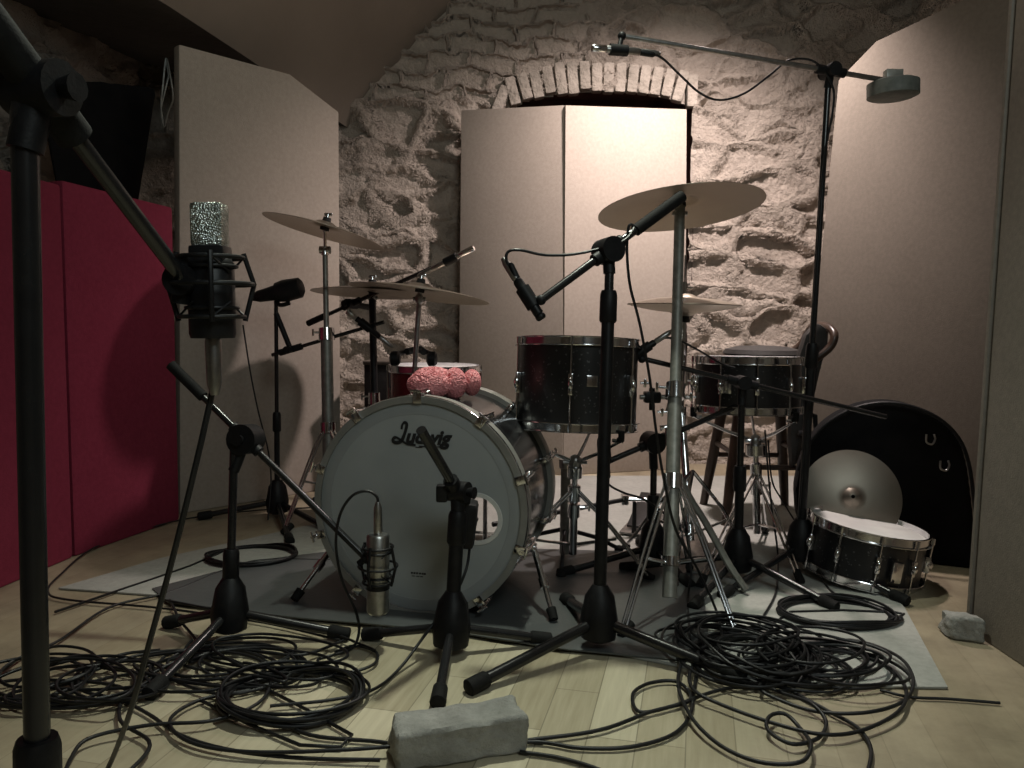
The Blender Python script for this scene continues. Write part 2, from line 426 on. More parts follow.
# centre folding panel (two leaves)
S = (W(564, 400, 3.88).x, 3.88); L = (W(458, 400, 4.14).x, 4.14); Rr = (W(687, 400, 4.10).x, 4.10)
c0 = thing('folding_panel', 'tan two-leaf folding panel standing under the brick arch', 'acoustic panel', (S[0], S[1], 0))
def leaf(a, b, tops):
    pa, pb = V3((a[0],a[1],0)), V3((b[0],b[1],0)); nn = V3((-(pb.y-pa.y), pb.x-pa.x, 0)).normalized()
    MB().prism([pa, pb, PV(tops[1][0], tops[1][1], a, b), PV(tops[0][0], tops[0][1], a, b)], nn, .045, .006).build('leaf', 'tan_fabric', c0)
leaf(L, (S[0]-.002, S[1]), [(461,110),(564.5,105)])
leaf((S[0]+.002, S[1]), Rr, [(565.5,105),(687,109)])
# right tan panel
A, B = (1.235, 3.45), (1.66, 2.62)
nr = V3((-(B[1]-A[1]), B[0]-A[0], 0)).normalized()
if nr.x < 0: nr = -nr
bl = PV(797, 500, A, B); bl.z = 0
poly = [bl, V3((B[0],B[1],0)), V3((B[0],B[1],PV(1020,-30,A,B).z)), PV(876,41,A,B), PV(838,80,A,B)]
panel('acoustic_panel', 'large tan panel with a clipped top corner, behind the black round case', 'acoustic panel', poly, nr, .05, 'brown_fabric_dimmed')
# panel at the right edge of the view, seen along its thickness
r = thing('acoustic_panel', 'greyish panel seen edge-on at the right border of the photo', 'acoustic panel', (1.13, 1.8, 0))
pe = [G(973,640), G(997,646)]
zt = 2.3
x0, x1 = 1.146, 1.205
MB().prism([V3((x0,1.93,0)), V3((x1,1.90,0)), V3((1.20,1.2,0)), V3((1.15,1.2,0))], (.012,0,1), zt, .006).build('fabric_cover', 'panel_edge', r)
MB().prism([V3((x0-.004,1.938,.0)), V3((x1-.03,1.93,.0)), V3((x1-.03,1.945,.0)), V3((x0-.004,1.95,.0))], (.012,0,1), zt, .001).build('batten', 'panel_edge', r)
# red panels
pts = [G(-60, 612), G(0, 589), G(75, 557), G(180, 520)]
def redp(a, b, lab, name='red_panel'):
    nn = V3((-(b.y-a.y), b.x-a.x, 0)).normalized()
    if nn.x > 0: nn = -nn
    za, zb = 1.17, 1.155
    rr = thing(name, lab, 'acoustic panel', (a.x, a.y, 0))
    MB().prism([V3((a.x,a.y,0)), V3((b.x,b.y,0)), V3((b.x,b.y,zb)), V3((a.x,a.y,za))], nn, .06, .012).build('fabric_cover', 'red_fabric', rr)
a0 = pts[2]+ (pts[1]-pts[2])*2.6
redp(a0, pts[2]+(pts[1]-pts[2])*.02, 'red fabric panel nearest the camera, at the left border')
redp(pts[2], pts[3], 'red fabric panel touching the tan panel on the left')

# black soft case behind the red panel
r = thing('gig_bag', 'tall black soft bag standing behind the red panels', 'bag', (-1.62, 3.12, 0))
tl, tr = W(36, 78, 3.0), W(157, 86, 3.35); br_, bl_ = W(138, 205, 3.35), W(60, 205, 3.0)
b_ = MB().prism([V3((tl.x,3.0,tl.z)), W(100,80,3.17), V3((tr.x,3.35,tr.z)), br_, V3((br_.x-.08,3.35,0)), V3((bl_.x+.05,3.0,0)), bl_], (-.3,.55,0), .10, .03)
b_.build('bag_body', 'case_black', r)
# crumpled clear film hanging on the gap
pts_ = [W(166,58,3.5), W(170,75,3.5), W(173,98,3.5), W(168,112,3.5), W(164,127,3.5), W(161,108,3.5), W(163,85,3.5)]
f_ = MB(); f_.tube(smooth_path(pts_, closed=True, per=4), .004, 6, closed=True); f_.tube([pts_[0], pts_[1]+V3((-.01,.01,0)), pts_[5], pts_[4]], .0035, 6)
f_.at(pts_[4])
tag(f_.build('plastic_strip', 'plastic_film'), 'crumpled pale plastic strip hanging in the dark gap left of the tan panel', 'plastic strip')

# ------------------------------------------------------------------ drums
def lug(Mx, R, ang, z0, z1, r, L=.05, m='chrome', parent=None, rodm='chrome', hoop_r=None):
    T = Mx @ Matrix.Rotation(ang, 4, 'Z')
    zc = (z0+z1)/2
    b = MB()
    b.box((R+.008, 0, zc), (.018, .014, L), None, .004)
    b.ell((R+.014, 0, zc), (.010, .008, L*.32), None, 12, 8)
    hr = (hoop_r or R+.012)
    for s, ze in ((1, z1), (-1, z0)):
        b.cyl((hr, 0, zc+s*L*.4), (hr, 0, ze+s*.002), .003, None, 8)
        b.cyl((hr, 0, ze-s*.006), (hr, 0, ze+s*.012), .0055, .0045, 8)
    b.xf(T); b.build('lug', m, parent)
def drum(name, label, C, axis, R, depth, nl, shell, group=None, rot0=0, head_m='white_head', x=None, root=None, cat='drum', shell_label=None):
    # C = centre of the drum, axis = up direction
    Mx = frame(C, axis, x)
    r = root or thing(name, label, cat, V3((C[0], C[1], C[2])) - V3(axis).normalized()*depth/2, group)
    h = depth/2
    o = MB().lathe([(R,-h+.006),(R,h-.006),(R-.006,h-.002),(R-.008,h-.006),(R-.008,-h+.006),(R-.006,-h+.002)], Mx, 64, True).build('shell', shell, r)
    if shell_label: o['label'] = shell_label
    for s in (1, -1):
        z = s*h
        MB().lathe([(R+.002,z-s*.012),(R+.012,z-s*.012),(R+.013,z-s*.010),(R+.005,z-s*.008),(R+.004,z+s*.010),(R+.008,z+s*.012),(R+.008,z+s*.014),(R+.001,z+s*.014),(R+.001,z-s*.010)], Mx, 64, True).build('hoop', 'chrome', r)
        MB().lathe([(0,z+s*.0015),(R-.01,z+s*.0015),(R+.0005,z-s*.003),(R+.0005,z-s*.0045),(R-.01,z),(0,z)], Mx, 64).build('head', head_m, r)
    for i in range(nl): lug(Mx, R, rot0+2*PI*i/nl, -h, h, R, min(.06, depth*.35), 'chrome', r)
    return r, Mx

# bass drum -------------------------------------------------
BC = W(418, 513, 2.0); BC.z = .282
ba = math.radians(13.3); bn = V3((-math.sin(ba), -math.cos(ba), .0)); BR = .272; BD = .38
BM = frame(BC, bn, (math.cos(ba), -math.sin(ba), 0))      # local z to the front, local x to the right
bass = thing('bass_drum', 'large bass drum with grey front head, lying on the dark mat', 'drum', (BC.x, BC.y, 0.012))
MB().lathe([(BR,-.03),(BR,-BD+.03),(BR-.008,-BD+.03),(BR-.008,-.03)], BM, 96, True).build('shell', 'smoky', bass)
def hoop(z0, z1): return MB().lathe([(BR+.002,z0),(BR+.013,z0),(BR+.014,z0+.003),(BR+.014,z1-.003),(BR+.013,z1),(BR-.004,z1),(BR-.004,z1-.004),(BR+.002,z1-.006)], BM, 96, True)
hoop(-.042, .004).build('front_hoop', 'hoop_grey', bass)
hoop(-BD, -BD+.046).build('rear_hoop', 'hoop_grey', bass)
MB().lathe([(BR+.0148,-.006),(BR+.0156,-.002),(BR+.0138,.003),(BR+.0128,-.002)], BM, 96, True).build('hoop_inlay', 'chrome', bass)
# front head with port hole
hx, hy, hr_ = .155, -.018, .058
def head_with_hole(Ro, z):
    b = MB(); n = 96; rings = 10; vs = []; fs = []
    for j in range(rings+1):
        t = j/rings
        for i in range(n):
            a = 2*PI*i/n; pi = V3((hx+hr_*math.cos(a), hy+hr_*math.sin(a), 0)); po = V3((Ro*math.cos(a), Ro*math.sin(a), 0))
            p = pi.lerp(po, t); vs.append(BM @ V3((p.x, p.y, z)))
    for j in range(rings):
        for i in range(n): fs.append([j*n+i, j*n+(i+1) % n, (j+1)*n+(i+1) % n, (j+1)*n+i])
    return b.add(vs, fs)
head_with_hole(BR-.030, .0).build('front_head', 'bass_head', bass)
MB().lathe([(BR-.034,.0007),(BR-.030,.0012),(BR-.003,-.004),(BR-.003,-.006),(BR-.034,-.001)], BM, 96, True).build('muffle_ring', 'bass_head_ring', bass)
MB().lathe([(hr_-.003,.0),(hr_-.002,.0025),(hr_+.008,.0025),(hr_+.009,.0005),(hr_-.003,-.001)], BM @ Matrix.Translation((hx,hy,.0005)), 48, True).build('port_ring', 'white_head', bass)
MB().lathe([(0,-BD+.01),(BR-.002,-BD+.01),(BR-.002,-BD+.012),(0,-BD+.012)], BM, 64).build('rear_head', 'clear', bass)
# claws, rods, lugs
for i in range(10):
    a = PI/10 + 2*PI*i/10; T = BM @ Matrix.Rotation(a, 4, 'Z')
    for s, zc in ((1, -.075), (-1, -BD+.075)):
        b = MB(); b.box((BR+.008,0,zc), (.018,.016,.042), None, .004); b.ell((BR+.014,0,zc), (.011,.010,.016), None, 12, 8); b.xf(T).build('lug', 'chrome', bass)
        ze = .004 if s > 0 else -BD
        b = MB(); b.box((BR+.020,0,ze-s*.018), (.005,.022,.044), None, .002); b.box((BR+.008,0,ze+s*.003), (.026,.022,.005), None, .002)
        b.cyl((BR+.027,0,zc), (BR+.027,0,ze+s*.010), .003, None, 8)
        b.cyl((BR+.027,-.014,ze+s*.014), (BR+.027,.014,ze+s*.014), .0035, None, 8); b.cyl((BR+.027,0,ze+s*.006), (BR+.027,0,ze+s*.016), .005, None, 8)
        b.xf(T).build('claw', 'chrome', bass)
# spurs
def spur(side, tip, a0):
    T = BM @ Matrix.Rotation(a0, 4, 'Z'); p = T @ V3((BR+.012, 0, -.14))
    b = MB(); b.box((BR+.010,0,-.14), (.022,.045,.05), None, .005); b.cyl((BR+.0,0,-.14), (BR+.03,0,-.14), .014, None, 14); b.xf(T).build('spur_bracket', 'chrome', bass)
    q = T @ V3((BR+.026, 0, -.14)); tip = V3(tip)
    b = MB(); mid = q.lerp(tip, .5); b.cyl(q, mid, .0085, .0085, 12); b.cyl(mid, tip, .006, None, 12); b.cyl(mid+(q-mid).normalized()*.012, mid-(q-mid).normalized()*.015, .012, None, 12)
    sp = b.build('spur', 'chrome', bass)
    d = (tip-q).normalized(); MB().cyl(tip-d*.03, tip, .013, .011, 14).build('rubber_foot', 'rubber', sp)
spur(1, G(554, 622, .012)+V3((0,0,.006)), -.42); spur(-1, G(294, 602, .012)+V3((0,0,.006)), PI+.42)
# logo
def text_mesh(s, size, off=0.0, shear=0.0, ext=.0003):
    cu = bpy.data.curves.new('t', 'FONT'); cu.body = s; cu.size = size; cu.offset = off; cu.shear = shear; cu.extrude = ext; cu.align_x = 'CENTER'; cu.resolution_u = 3
    ob = bpy.data.objects.new('t', cu); col.objects.link(ob)
    dg = bpy.context.evaluated_depsgraph_get(); me = bpy.data.meshes.new_from_object(ob.evaluated_get(dg))
    vs = [v.co.copy() for v in me.vertices]; fs = [list(p.vertices) for p in me.polygons]
    bpy.data.objects.remove(ob); bpy.data.meshes.remove(me); return vs, fs
lg = MB(); vs, fs = text_mesh('udwig', .049, .0022, .3)
Tl = BM @ Matrix.Translation((.024, .166, .0022))
lg.add([Tl @ v for v in vs], fs)
def ribbon(P, w, z=.0022):
    P = smooth_path([V3((x*.88+.012,y*.88+.004,0)) for x, y in P], per=6); N = len(P); ws = w if isinstance(w, list) else [w]*N
    vs = []; fs = []
    for i, p in enumerate(P):
        t = (P[min(i+1,N-1)]-P[max(i-1,0)]).normalized(); nn = V3((-t.y, t.x, 0)); k = ws[int(i/(N-1)*(len(ws)-1))] if len(ws) != N else ws[i]
        for s in (1,-1):
            for zz in (0, .0005): vs.append(BM @ V3((p.x+nn.x*k*s, p.y+nn.y*k*s, z+zz)))
    for i in range(N-1):
        a = i*4; b = a+4; fs += [[a+1,b+1,b+3,a+3], [a,a+1,b+1,b], [a+2,a+3,b+3,b+2], [a,b,b+2,a+2]]
    return vs, fs
for pth, w in (([(-.063,.222),(-.060,.236),(-.052,.242),(-.047,.235),(-.052,.214),(-.062,.190),(-.074,.183),(-.086,.184),(-.089,.192),(-.080,.198),(-.064,.190),(-.045,.180),(-.020,.178)], [.0028,.004,.004,.0045,.0045,.004,.003,.003,.003]),
               ([(-.010,.1755),(.010,.1755),(.030,.1757),(.052,.176)], .0014), ([(-.020,.172),(.0,.172)], .0010)):
    lg.add(*ribbon(pth, w))
o = lg.build('logo', 'ink', bass, smooth=0); o['label'] = 'black script lettering on the front head'
sm = MB()
for x in (-.016,-.009,-.002,.006,.013,.019): sm.box((x, -.170, .001), (.005,.0045,.0012), None, .001)
for x in (-.012,.0,.010): sm.box((x, -.178, .001), (.008,.002,.0012), None, .0004)
sm.xf(BM); sm.build('small_print', 'ink', bass)

# rack tom --------------------------------------------------
TC = W(577, 384, 2.32)
tom, TMx = drum('rack_tom', 'dark sparkle tom drum mounted above the bass drum\'s right side', TC, (.02, .07, 1), .173, .235, 6, 'sparkle', rot0=.35, shell_label='dark glitter wrapped shell')
b = MB(); R_ = .173
b.box((0,0,0), (.004,.03,.03), None, .001)
b.xf(TMx @ Matrix.Rotation(-PI/2+.15, 4, 'Z') @ Matrix.Translation((R_+.002,0,.01))); b.build('badge', 'chrome', tom)

# snare on stand --------------------------------------------
SC = W(747, 384, 2.62)
snare, SMx = drum('snare_drum', 'black snare drum on a chrome stand in front of the wooden chair', SC, (0, .03, 1), .167, .155, 10, 'sparkle', rot0=.2)
b = MB(); b.box((.174,0,0), (.012,.03,.05), None, .004); b.box((.188,0,.012), (.01,.012,.05), None, .003); b.xf(SMx @ Matrix.Rotation(-2.2, 4, 'Z')); b.build('strainer', 'chrome', snare)

# snare on the floor ----------------------------------------
FC = W(864, 558, 2.34); FC.z = .092
fs_, FMx = drum('snare_drum', 'dark snare drum with white head on the floor beside the round case', FC, (.14,-.03,1), .160, .135, 10, 'sparkle', rot0=.1)
b = MB(); b.box((.178,0,-.01), (.014,.03,.06), None, .004); b.xf(FMx @ Matrix.Rotation(-1.5, 4, 'Z')); b.build('strainer', 'chrome', fs_)

# maroon floor tom ------------------------------------------
MC = W(435, 408, 3.0)
ft, MMx = drum('floor_tom', 'maroon floor tom with chrome rim behind the bass drum', MC, (0,0,1), .166, .30, 6, 'maroon', rot0=.3, shell_label='glossy maroon shell')
for k in range(3):
    a = .8+2*PI*k/3; p = MC+V3((.185*math.cos(a), .185*math.sin(a), -.05))
    lgm = MB(); lgm.cyl(p+V3((0,0,.12)), V3((p.x,p.y,.02)), .005, None, 10).box(p, (.03,.03,.04), None, .004)
    q = lgm.build('leg', 'chrome', ft); MB().cyl((p.x,p.y,.03),(p.x,p.y,.008), .012, .013, 12).build('rubber_foot', 'rubber', q)

# ------------------------------------------------------------------ cymbals
def cymbal(name, label, C, axis, R, m='bronze', group=None, bell=.24, inv=False, cat='cymbal'):
    Mx = frame(C, axis); br = R*bell; hB = .022 if R > .2 else .018; s = -1 if inv else 1
    prof = [(.006, hB), (br*.55, hB*.86), (br*.9, hB*.35), (br, hB*.12+.002)]
    top = []
    for i in range(1, 9):
        t = i/8; r = br+(R-br)*t; top.append((r, .004-.022*(t**1.6)))
    P = prof+top; th = .0014
    full = [(r, s*z) for r, z in P] + [(R+.0002, s*(P[-1][1]-th*.5))] + [(r, s*(z-th)) for r, z in reversed(P)]
    b = MB().lathe(full, Mx, 96, True).at(C)
    # keep local axes of the disc for its ring pattern: bake into object rotation
    me_v = b.v; R4 = Mx.copy(); inv4 = R4.inverted(); b.v = [inv4 @ v for v in me_v]; b.org = V3((0,0,0))
    o = b.build(name, m, None, 50); o.matrix_world = R4
    return tag(o, label, cat, group)

def topper(b, P, ax, up=.03):
    ax = V3(ax).normalized(); P = V3(P)
    return b
def cymbal_stand(name, label, base, top, ax, collar_z, tips, pole_m='grey_pole', r=.0125, elbow=None, group=None, leg_m='chrome', cat='cymbal stand', up_r=.009, brace=True, mid=.52):
    base = V3(base); base.z = 0; top = V3(top); ax = V3(ax).normalized()
    rt = thing(name, label, cat, (base.x, base.y, 0), group)
    d = (top-base).normalized() if elbow is None else (V3(elbow)-base).normalized()
    L = (top-base).length if elbow is None else (V3(elbow)-base).length
    cz = base+d*collar_z
    m1 = base+d*(L*mid); e1 = base+d*L
    p = MB().cyl(base+d*.06, m1, r, None, 18).build('lower_pole', pole_m, rt)
    MB().cyl(m1-d*.03, m1+d*.015, r+.008, r+.006, 18).build('collar', 'chrome', rt)
    b = MB(); w = d.cross(V3((0,1,0))).normalized(); b.cyl(m1, m1+w*.045, .004, None, 8); b.box(m1+w*.05, (.006,.012,.026), None, .002); b.build('wing_bolt', 'chrome', rt)
    MB().cyl(m1, e1, up_r, None, 16).build('upper_pole', 'chrome' if pole_m == 'chrome' else pole_m, rt)
    if elbow is not None:
        b = MB(); b.cyl(e1-d*.02, e1+d*.012, .014, None, 14); b.cyl(e1+V3((-.02,0,.0)), e1+V3((.02,0,0)), .014, None, 14); b.build('tilter', 'chrome', rt)
        MB().cyl(e1, top-ax*.0, .006, None, 12).build('tilter_arm', 'chrome', rt)
    else:
        b = MB(); b.ell(e1-d*.035, (.016,.014,.02), None, 14, 8); b.cyl(e1-d*.035+V3((-.022,0,0)), e1-d*.035+V3((.022,0,0)), .007, None, 10); b.build('tilter', 'worn_chrome', rt)
    MB().cyl(top-ax*.02, top+ax*.05, .0035, None, 8).build('rod', 'chrome', rt)
    b = MB(); b.cyl(top+ax*.022, top+ax*.036, .016, .014, 20); b.cyl(top-ax*.012, top+ax*.0, .017, .017, 20); b.build('felt_washer', 'felt', rt)
    b = MB(); b.cyl(top+ax*.036, top+ax*.048, .007, .006, 12); b.box(top+ax*.048, (.03,.006,.012), None, .003); b.build('wing_nut', 'chrome', rt)
    # legs
    MB().cyl(cz-d*.02, cz+d*.02, r+.007, None, 18).build('leg_collar', 'chrome', rt)
    low = base+d*max(.07, collar_z*.42)
    MB().cyl(low-d*.012, low+d*.012, r+.006, None, 18).build('leg_collar', 'chrome', rt)
    for t in tips:
        t = V3(t); t.z = .012; out = (V3((t.x,t.y,0))-base).normalized(); s_ = V3((-out.y, out.x, 0))
        b = MB()
        for q in (-1, 1):
            pth = smooth_path([cz+out*.018+s_*q*.008, cz.lerp(t, .3)+out*.02+s_*q*.008, t+V3((0,0,.012))+s_*q*.006], per=5)
            b.tube(pth, .0042, 8)
        lg_ = b.build('leg', leg_m, rt)
        b2 = MB(); mid = cz.lerp(t, .52)+out*.01; b2.cyl(low+out*.015, mid, .0045, None, 8); b2.build('brace', leg_m, rt)
        MB().tube([t-out*.03+V3((0,0,.022)), t+V3((0,0,.006)), t+out*.012+V3((0,0,.001))], [.011,.013,.009], 12).build('rubber_foot', 'rubber', lg_)
    return rt

# crash, top right
CT = W(680, 203, 2.4); axc = V3((-.085, .155, 1)).normalized()
cymbal('crash_cymbal', 'large tilted crash cymbal, highest of the kit, before the tan folding panel', CT, axc, .243)
cymbal_stand('cymbal_stand', 'thick grey cymbal stand carrying the highest crash cymbal', G(669, 622), CT, axc, .36,
             [G(623, 640), G(735, 640), G(690, 575)], r=.019, up_r=.0155)
# hi-hat
HT = W(684, 305, 2.6)
hh1 = cymbal('hi_hat_cymbal', 'upper of the two hi-hat cymbals behind the thick grey stand', HT+V3((0,0,.0195)), (0.01,0.0,1), .182, bell=.26)
hh2 = cymbal('hi_hat_cymbal', 'lower of the two hi-hat cymbals behind the thick grey stand', HT+V3((0,0,-.0195)), (0.01,0.0,1), .182, bell=.26, inv=True)
hb = G(690, 566); hb.z = 0
hs = thing('hi_hat_stand', 'chrome hi-hat stand with pedal behind the thick grey cymbal stand', 'hi-hat stand', hb)
MB().cyl(hb+V3((0,0,.08)), V3((HT.x,HT.y,HT.z-.34)), .0125, None, 16).build('lower_tube', 'chrome', hs)
MB().cyl(V3((HT.x,HT.y,HT.z-.36)), V3((HT.x,HT.y,HT.z-.05)), .009, None, 16).build('upper_tube', 'chrome', hs)
MB().cyl(V3((HT.x,HT.y,HT.z-.06)), V3((HT.x,HT.y,HT.z+.16)), .003, None, 10).build('pull_rod', 'chrome', hs)
b = MB(); b.cyl((HT.x,HT.y,HT.z+.03),(HT.x,HT.y,HT.z+.075), .009, None, 12); b.cyl((HT.x,HT.y,HT.z+.055),(HT.x+.025,HT.y,HT.z+.055), .004, None, 8); b.build('clutch', 'chrome', hs)
MB().cyl((HT.x,HT.y,HT.z-.056),(HT.x,HT.y,HT.z-.035), .02, .017, 18).build('felt_seat', 'felt', hs)
MB().cyl((HT.x,HT.y,HT.z-.38),(HT.x,HT.y,HT.z-.33), .017, None, 16).build('collar', 'chrome', hs)
for a in (.5, 2.4, 4.3):
    t = hb+V3((.24*math.cos(a), .24*math.sin(a), .015)); b = MB()
    b.tube([hb+V3((0,0,.30)), hb.lerp(t,.5)+V3((0,0,.17)), t], .006, 8); b.cyl(hb+V3((0,0,.10)), hb.lerp(t,.6)+V3((0,0,.12)), .0045, None, 8); l_ = b.build('leg', 'chrome', hs)
    MB().ell(t, (.015,.015,.012), None, 12, 8).build('rubber_foot', 'rubber', l_)
b = MB(); b.box(hb+V3((.02,-.0,.05)), (.09,.26,.010), Matrix.Rotation(.25,3,'X'), .003); b.build('foot_pedal', 'worn_chrome', hs)
MB().cyl(hb+V3((0,.02,.06)), hb+V3((0,.0,.2)), .004, None, 8).build('chain', 'chrome', hs)

# left crash
CL = W(325, 227, 3.0); axl = V3((.24, -.02, 1)).normalized()
cymbal('crash_cymbal', 'thin cymbal tilted down to the right in front of the left tan panel', CL, V3((.25,.075,1)), .225, 'bronze')
cymbal_stand('cymbal_stand', 'slim chrome stand carrying the tilted cymbal before the left tan panel', G(330, 526), CL, V3((.25,.075,1)), .36,
             [G(285, 536), G(372, 538), G(336, 506)], 'grey_pole', .022, elbow=W(325, 250, 3.0), up_r=.010, mid=.70)
# ride pair, left centre
C1 = W(372, 289, 3.15)
cymbal('ride_cymbal', 'dull cymbal, left of the two low cymbals over the headphones', C1, (.03,.06,1), .235, 'dull_bronze')
cymbal_stand('cymbal_stand', 'dark stand carrying the left one of the two low cymbals', G(377, 512), C1, (.03,.06,1), .3, [G(345,520), G(420,518), G(380,500)], 'black_metal', .016, up_r=.014)
C2 = W(420, 289, 2.85)
cymbal('ride_cymbal', 'shiny cymbal dipping to the right, reaching over the tan folding panel', C2, (.12,.07,1), .25, 'bronze')
cymbal_stand('cymbal_stand', 'chrome stand mostly hidden behind the bass drum, carrying the cymbal that dips right', G(404, 530), C2, (.13,.05,1), .3, [G(380,545), G(440,535), G(405,515)], 'worn_chrome', .0125)

# ------------------------------------------------------------------ microphone stands
def mic_stand(label, base, hub_z, top, tips, boom=None, r=.0105, clutch=.026, twist=None, group=None, weight=None, name='microphone_stand', mid=.5, boom_r=.008, thick_end=None, leg_r=.0105, grip_r=None, boom_m='satin_tube'):
    base = V3(base); base.z = 0; top = V3(top); rt = thing(name, label, 'microphone stand', base, group)
    d = (top-base).normalized(); L = (top-base).length
    hub = base+d*hub_z; m1 = base+d*(L*mid)
    MB().cyl(hub-d*.03, m1, r, None, 16).build('lower_pole', 'black_metal', rt)
    b = MB(); b.tube([m1-d*.045, m1-d*.04, m1+d*.02, m1+d*.03], [r+.002, r+.0055, r+.005, r+.002], 16); b.build('height_clutch', 'black_plastic', rt)
    MB().cyl(m1, top, r*.72, None, 14).build('upper_pole', 'satin_tube', rt)
    b = MB(); b.tube([hub-d*.06, hub-d*.052, hub-d*.01, hub+d*.045, hub+d*.07], [.022,.040,.044,.034,.018], 12); b.build('base_hub', 'black_plastic', rt)
    for t in tips:
        t = V3(t); t.z = .014; b = MB(); out = V3((t.x-hub.x, t.y-hub.y, 0)).normalized()
        st = hub+out*.02-d*.015; b.cyl(st, t, leg_r, None, 12); lg_ = b.build('leg', 'satin_tube', rt)
        dd = (t-st).normalized(); MB().tube([t-dd*.045, t-dd*.04, t+dd*.004, t+dd*.008], [leg_r+.001, leg_r+.005, leg_r+.006, leg_r], 12).build('end_cap', 'rubber', lg_)
    if boom:
        a, c = V3(boom[0]), V3(boom[1]); bd = (c-a).normalized()
        bt = MB().cyl(a, c, boom_r, None, 12).build('boom', boom_m, rt)
        # nearest point on the boom to the top
        k = (top-a).dot(bd); q = a+bd*k
        b = MB(); sd = bd.cross(d).normalized()
        b.cyl(q-sd*.028, q+sd*.028, clutch, None, 20); b.cyl(q-bd*.045, q+bd*.045, boom_r+.006, None, 14); b.cyl(q+sd*.028, q+sd*.045, .010, .014, 12); b.cyl(top-d*.05, q, r*.95, None, 14)
        b.build('boom_clutch', 'black_plastic', rt)
        if thick_end:
            e = a+bd*thick_end; MB().cyl(a-bd*.004, e, grip_r or boom_r+.005, None, 14).build('grip', 'rubber', rt)
        if weight:
            MB().tube([weight[0]]+[V3(weight[0]).lerp(V3(weight[1]), k_) for k_ in (.1,.9)]+[weight[1]], [weight[2]*.85, weight[2], weight[2], weight[2]*.85], 28).build('counterweight', 'weight_grey', rt)
    return rt
def pencil_mic(label, a, c, r=.0105, tip='silver_body', body='black_metal', fr=.3, name='pencil_microphone', cl=None, clip_to=None):
    # a = back (connector) end, c = capsule end
    a, c = V3(a), V3(c); d = (c-a).normalized(); L = (c-a).length
    rt = thing(name, label, 'microphone', a.lerp(c, .5))
    s1 = c-d*L*fr
    MB().tube([a, a+d*.004, s1-d*.002, s1], [r*.8, r, r, r*.95], 18).build('body', body, rt)
    MB().tube([s1, s1+d*.003, c-d*.004, c], [r*.85, r*1.02, r*1.02, r*.85], 18).build('capsule', tip, rt)
    MB().tube([a-d*.06, a-d*.045, a-d*.004, a], [r*.45, r*.8, r*.85, r*.7], 14).build('connector', 'worn_chrome', rt)
    if clip_to is not None:
        p = a.lerp(c, .45); q = V3(clip_to); b = MB()
        b.tube([p-d*.025, p+d*.025], r*1.45, 16); b.cyl(p, q, .007, None, 10); b.ell(q, (.012,.012,.012), None, 12, 8); b.build('clip', 'black_plastic', rt)
    return rt

# B: left mid stand ------------------------------------------
bB = G(229, 643); tB = W(234, 450, 1.86)
mic_stand('black mic stand with crossing boom, just left of the bass drum', bB, .085, tB, [G(168,628), G(347,640), G(150,700)],
          boom=(W(172, 366, 1.92), W(366, 558, 1.80)), thick_end=.11, mid=.42, r=.0135, clutch=.036)
def ldc(label, top, bot, width, flip, grille_m, body_m, shock_r, facing=None, name='condenser_microphone', frac=.33, square=False):
    # top/bot: ends of the body; the grille sits at 'top' unless flip
    top, bot = V3(top), V3(bot); g, e = (bot, top) if flip else (top, bot)
    d = (g-e).normalized(); L = (g-e).length; rt = thing(name, label, 'microphone', e)
    r = width/2; sp = e+d*L*(1-frac)
    if square:
        Mx = frame(sp, d, (1,0,0))
        b = MB(); b.box((0,0,L*frac/2), (width*.76, width*.55, L*frac), None, width*.11); b.xf(Mx); b.build('grille', grille_m, rt)
        b = MB(); b.box((0,0,-.012), (width*.82, width*.66, .03), None, .005); b.xf(Mx); b.build('grille_collar', 'black_metal', rt)
        b = MB(); b.tube([e, e+d*.006, sp-d*.02, sp-d*.014], [r*.98, r*1.05, r*1.05, r*.9], 28); b.build('body', body_m, rt)
    else:
        MB().tube([sp, sp+d*.004, g-d*.006, g], [r*.96, r, r, r*.8], 28).build('grille', grille_m, rt)
        MB().tube([sp-d*.008, sp+d*.003], r*1.03, 28).build('grille_collar', 'black_metal', rt)
        MB().tube([e, e+d*.005, sp-d*.006, sp], [r*.86, r, r, r*.97], 28).build('body', body_m, rt)
    MB().tube([e-d*.075, e-d*.06, e-d*.006, e], [r*.2, .0095, .0105, .0095], 16).build('connector', 'worn_chrome', rt)
    # shock mount: two rings joined by arms and elastic bands
    c = e+d*L*.38; h = L*.22; b = MB(); Mx = frame(c, d, (1,0,0))
    def ring(rr, z, w_):
        pts = [(rr*math.cos(2*PI*k/36), rr*math.sin(2*PI*k/36), z) for k in range(36)]; b.tube(pts, w_, 8, closed=True)
    R0 = shock_r
    ring(R0, .004, .003); ring(R0*.78, h, .0028); ring(R0*.78, -h, .0028); ring(r+.004, h*.7, .0025); ring(r+.004, -h*.7, .0025)
    for k in range(4):
        a = PI/4*(2*k)+.35; u = V3((math.cos(a), math.sin(a), 0))
        b.tube([u*R0*.78+V3((0,0,h*1.15)), u*R0*1.02+V3((0,0,.004)), u*R0*.78+V3((0,0,-h*1.15))], .0034, 8)
        u2 = V3((math.cos(a+.78), math.sin(a+.78), 0)); b.cyl(u*R0*.78+V3((0,0,h)), u2*(r+.004)+V3((0,0,h*.5)), .0015, None, 6); b.cyl(u*R0*.78+V3((0,0,-h)), u2*(r+.004)+V3((0,0,-h*.5)), .0015, None, 6)
    b.xf(Mx); b.build('shock_mount', 'black_metal', rt)
    return rt, c
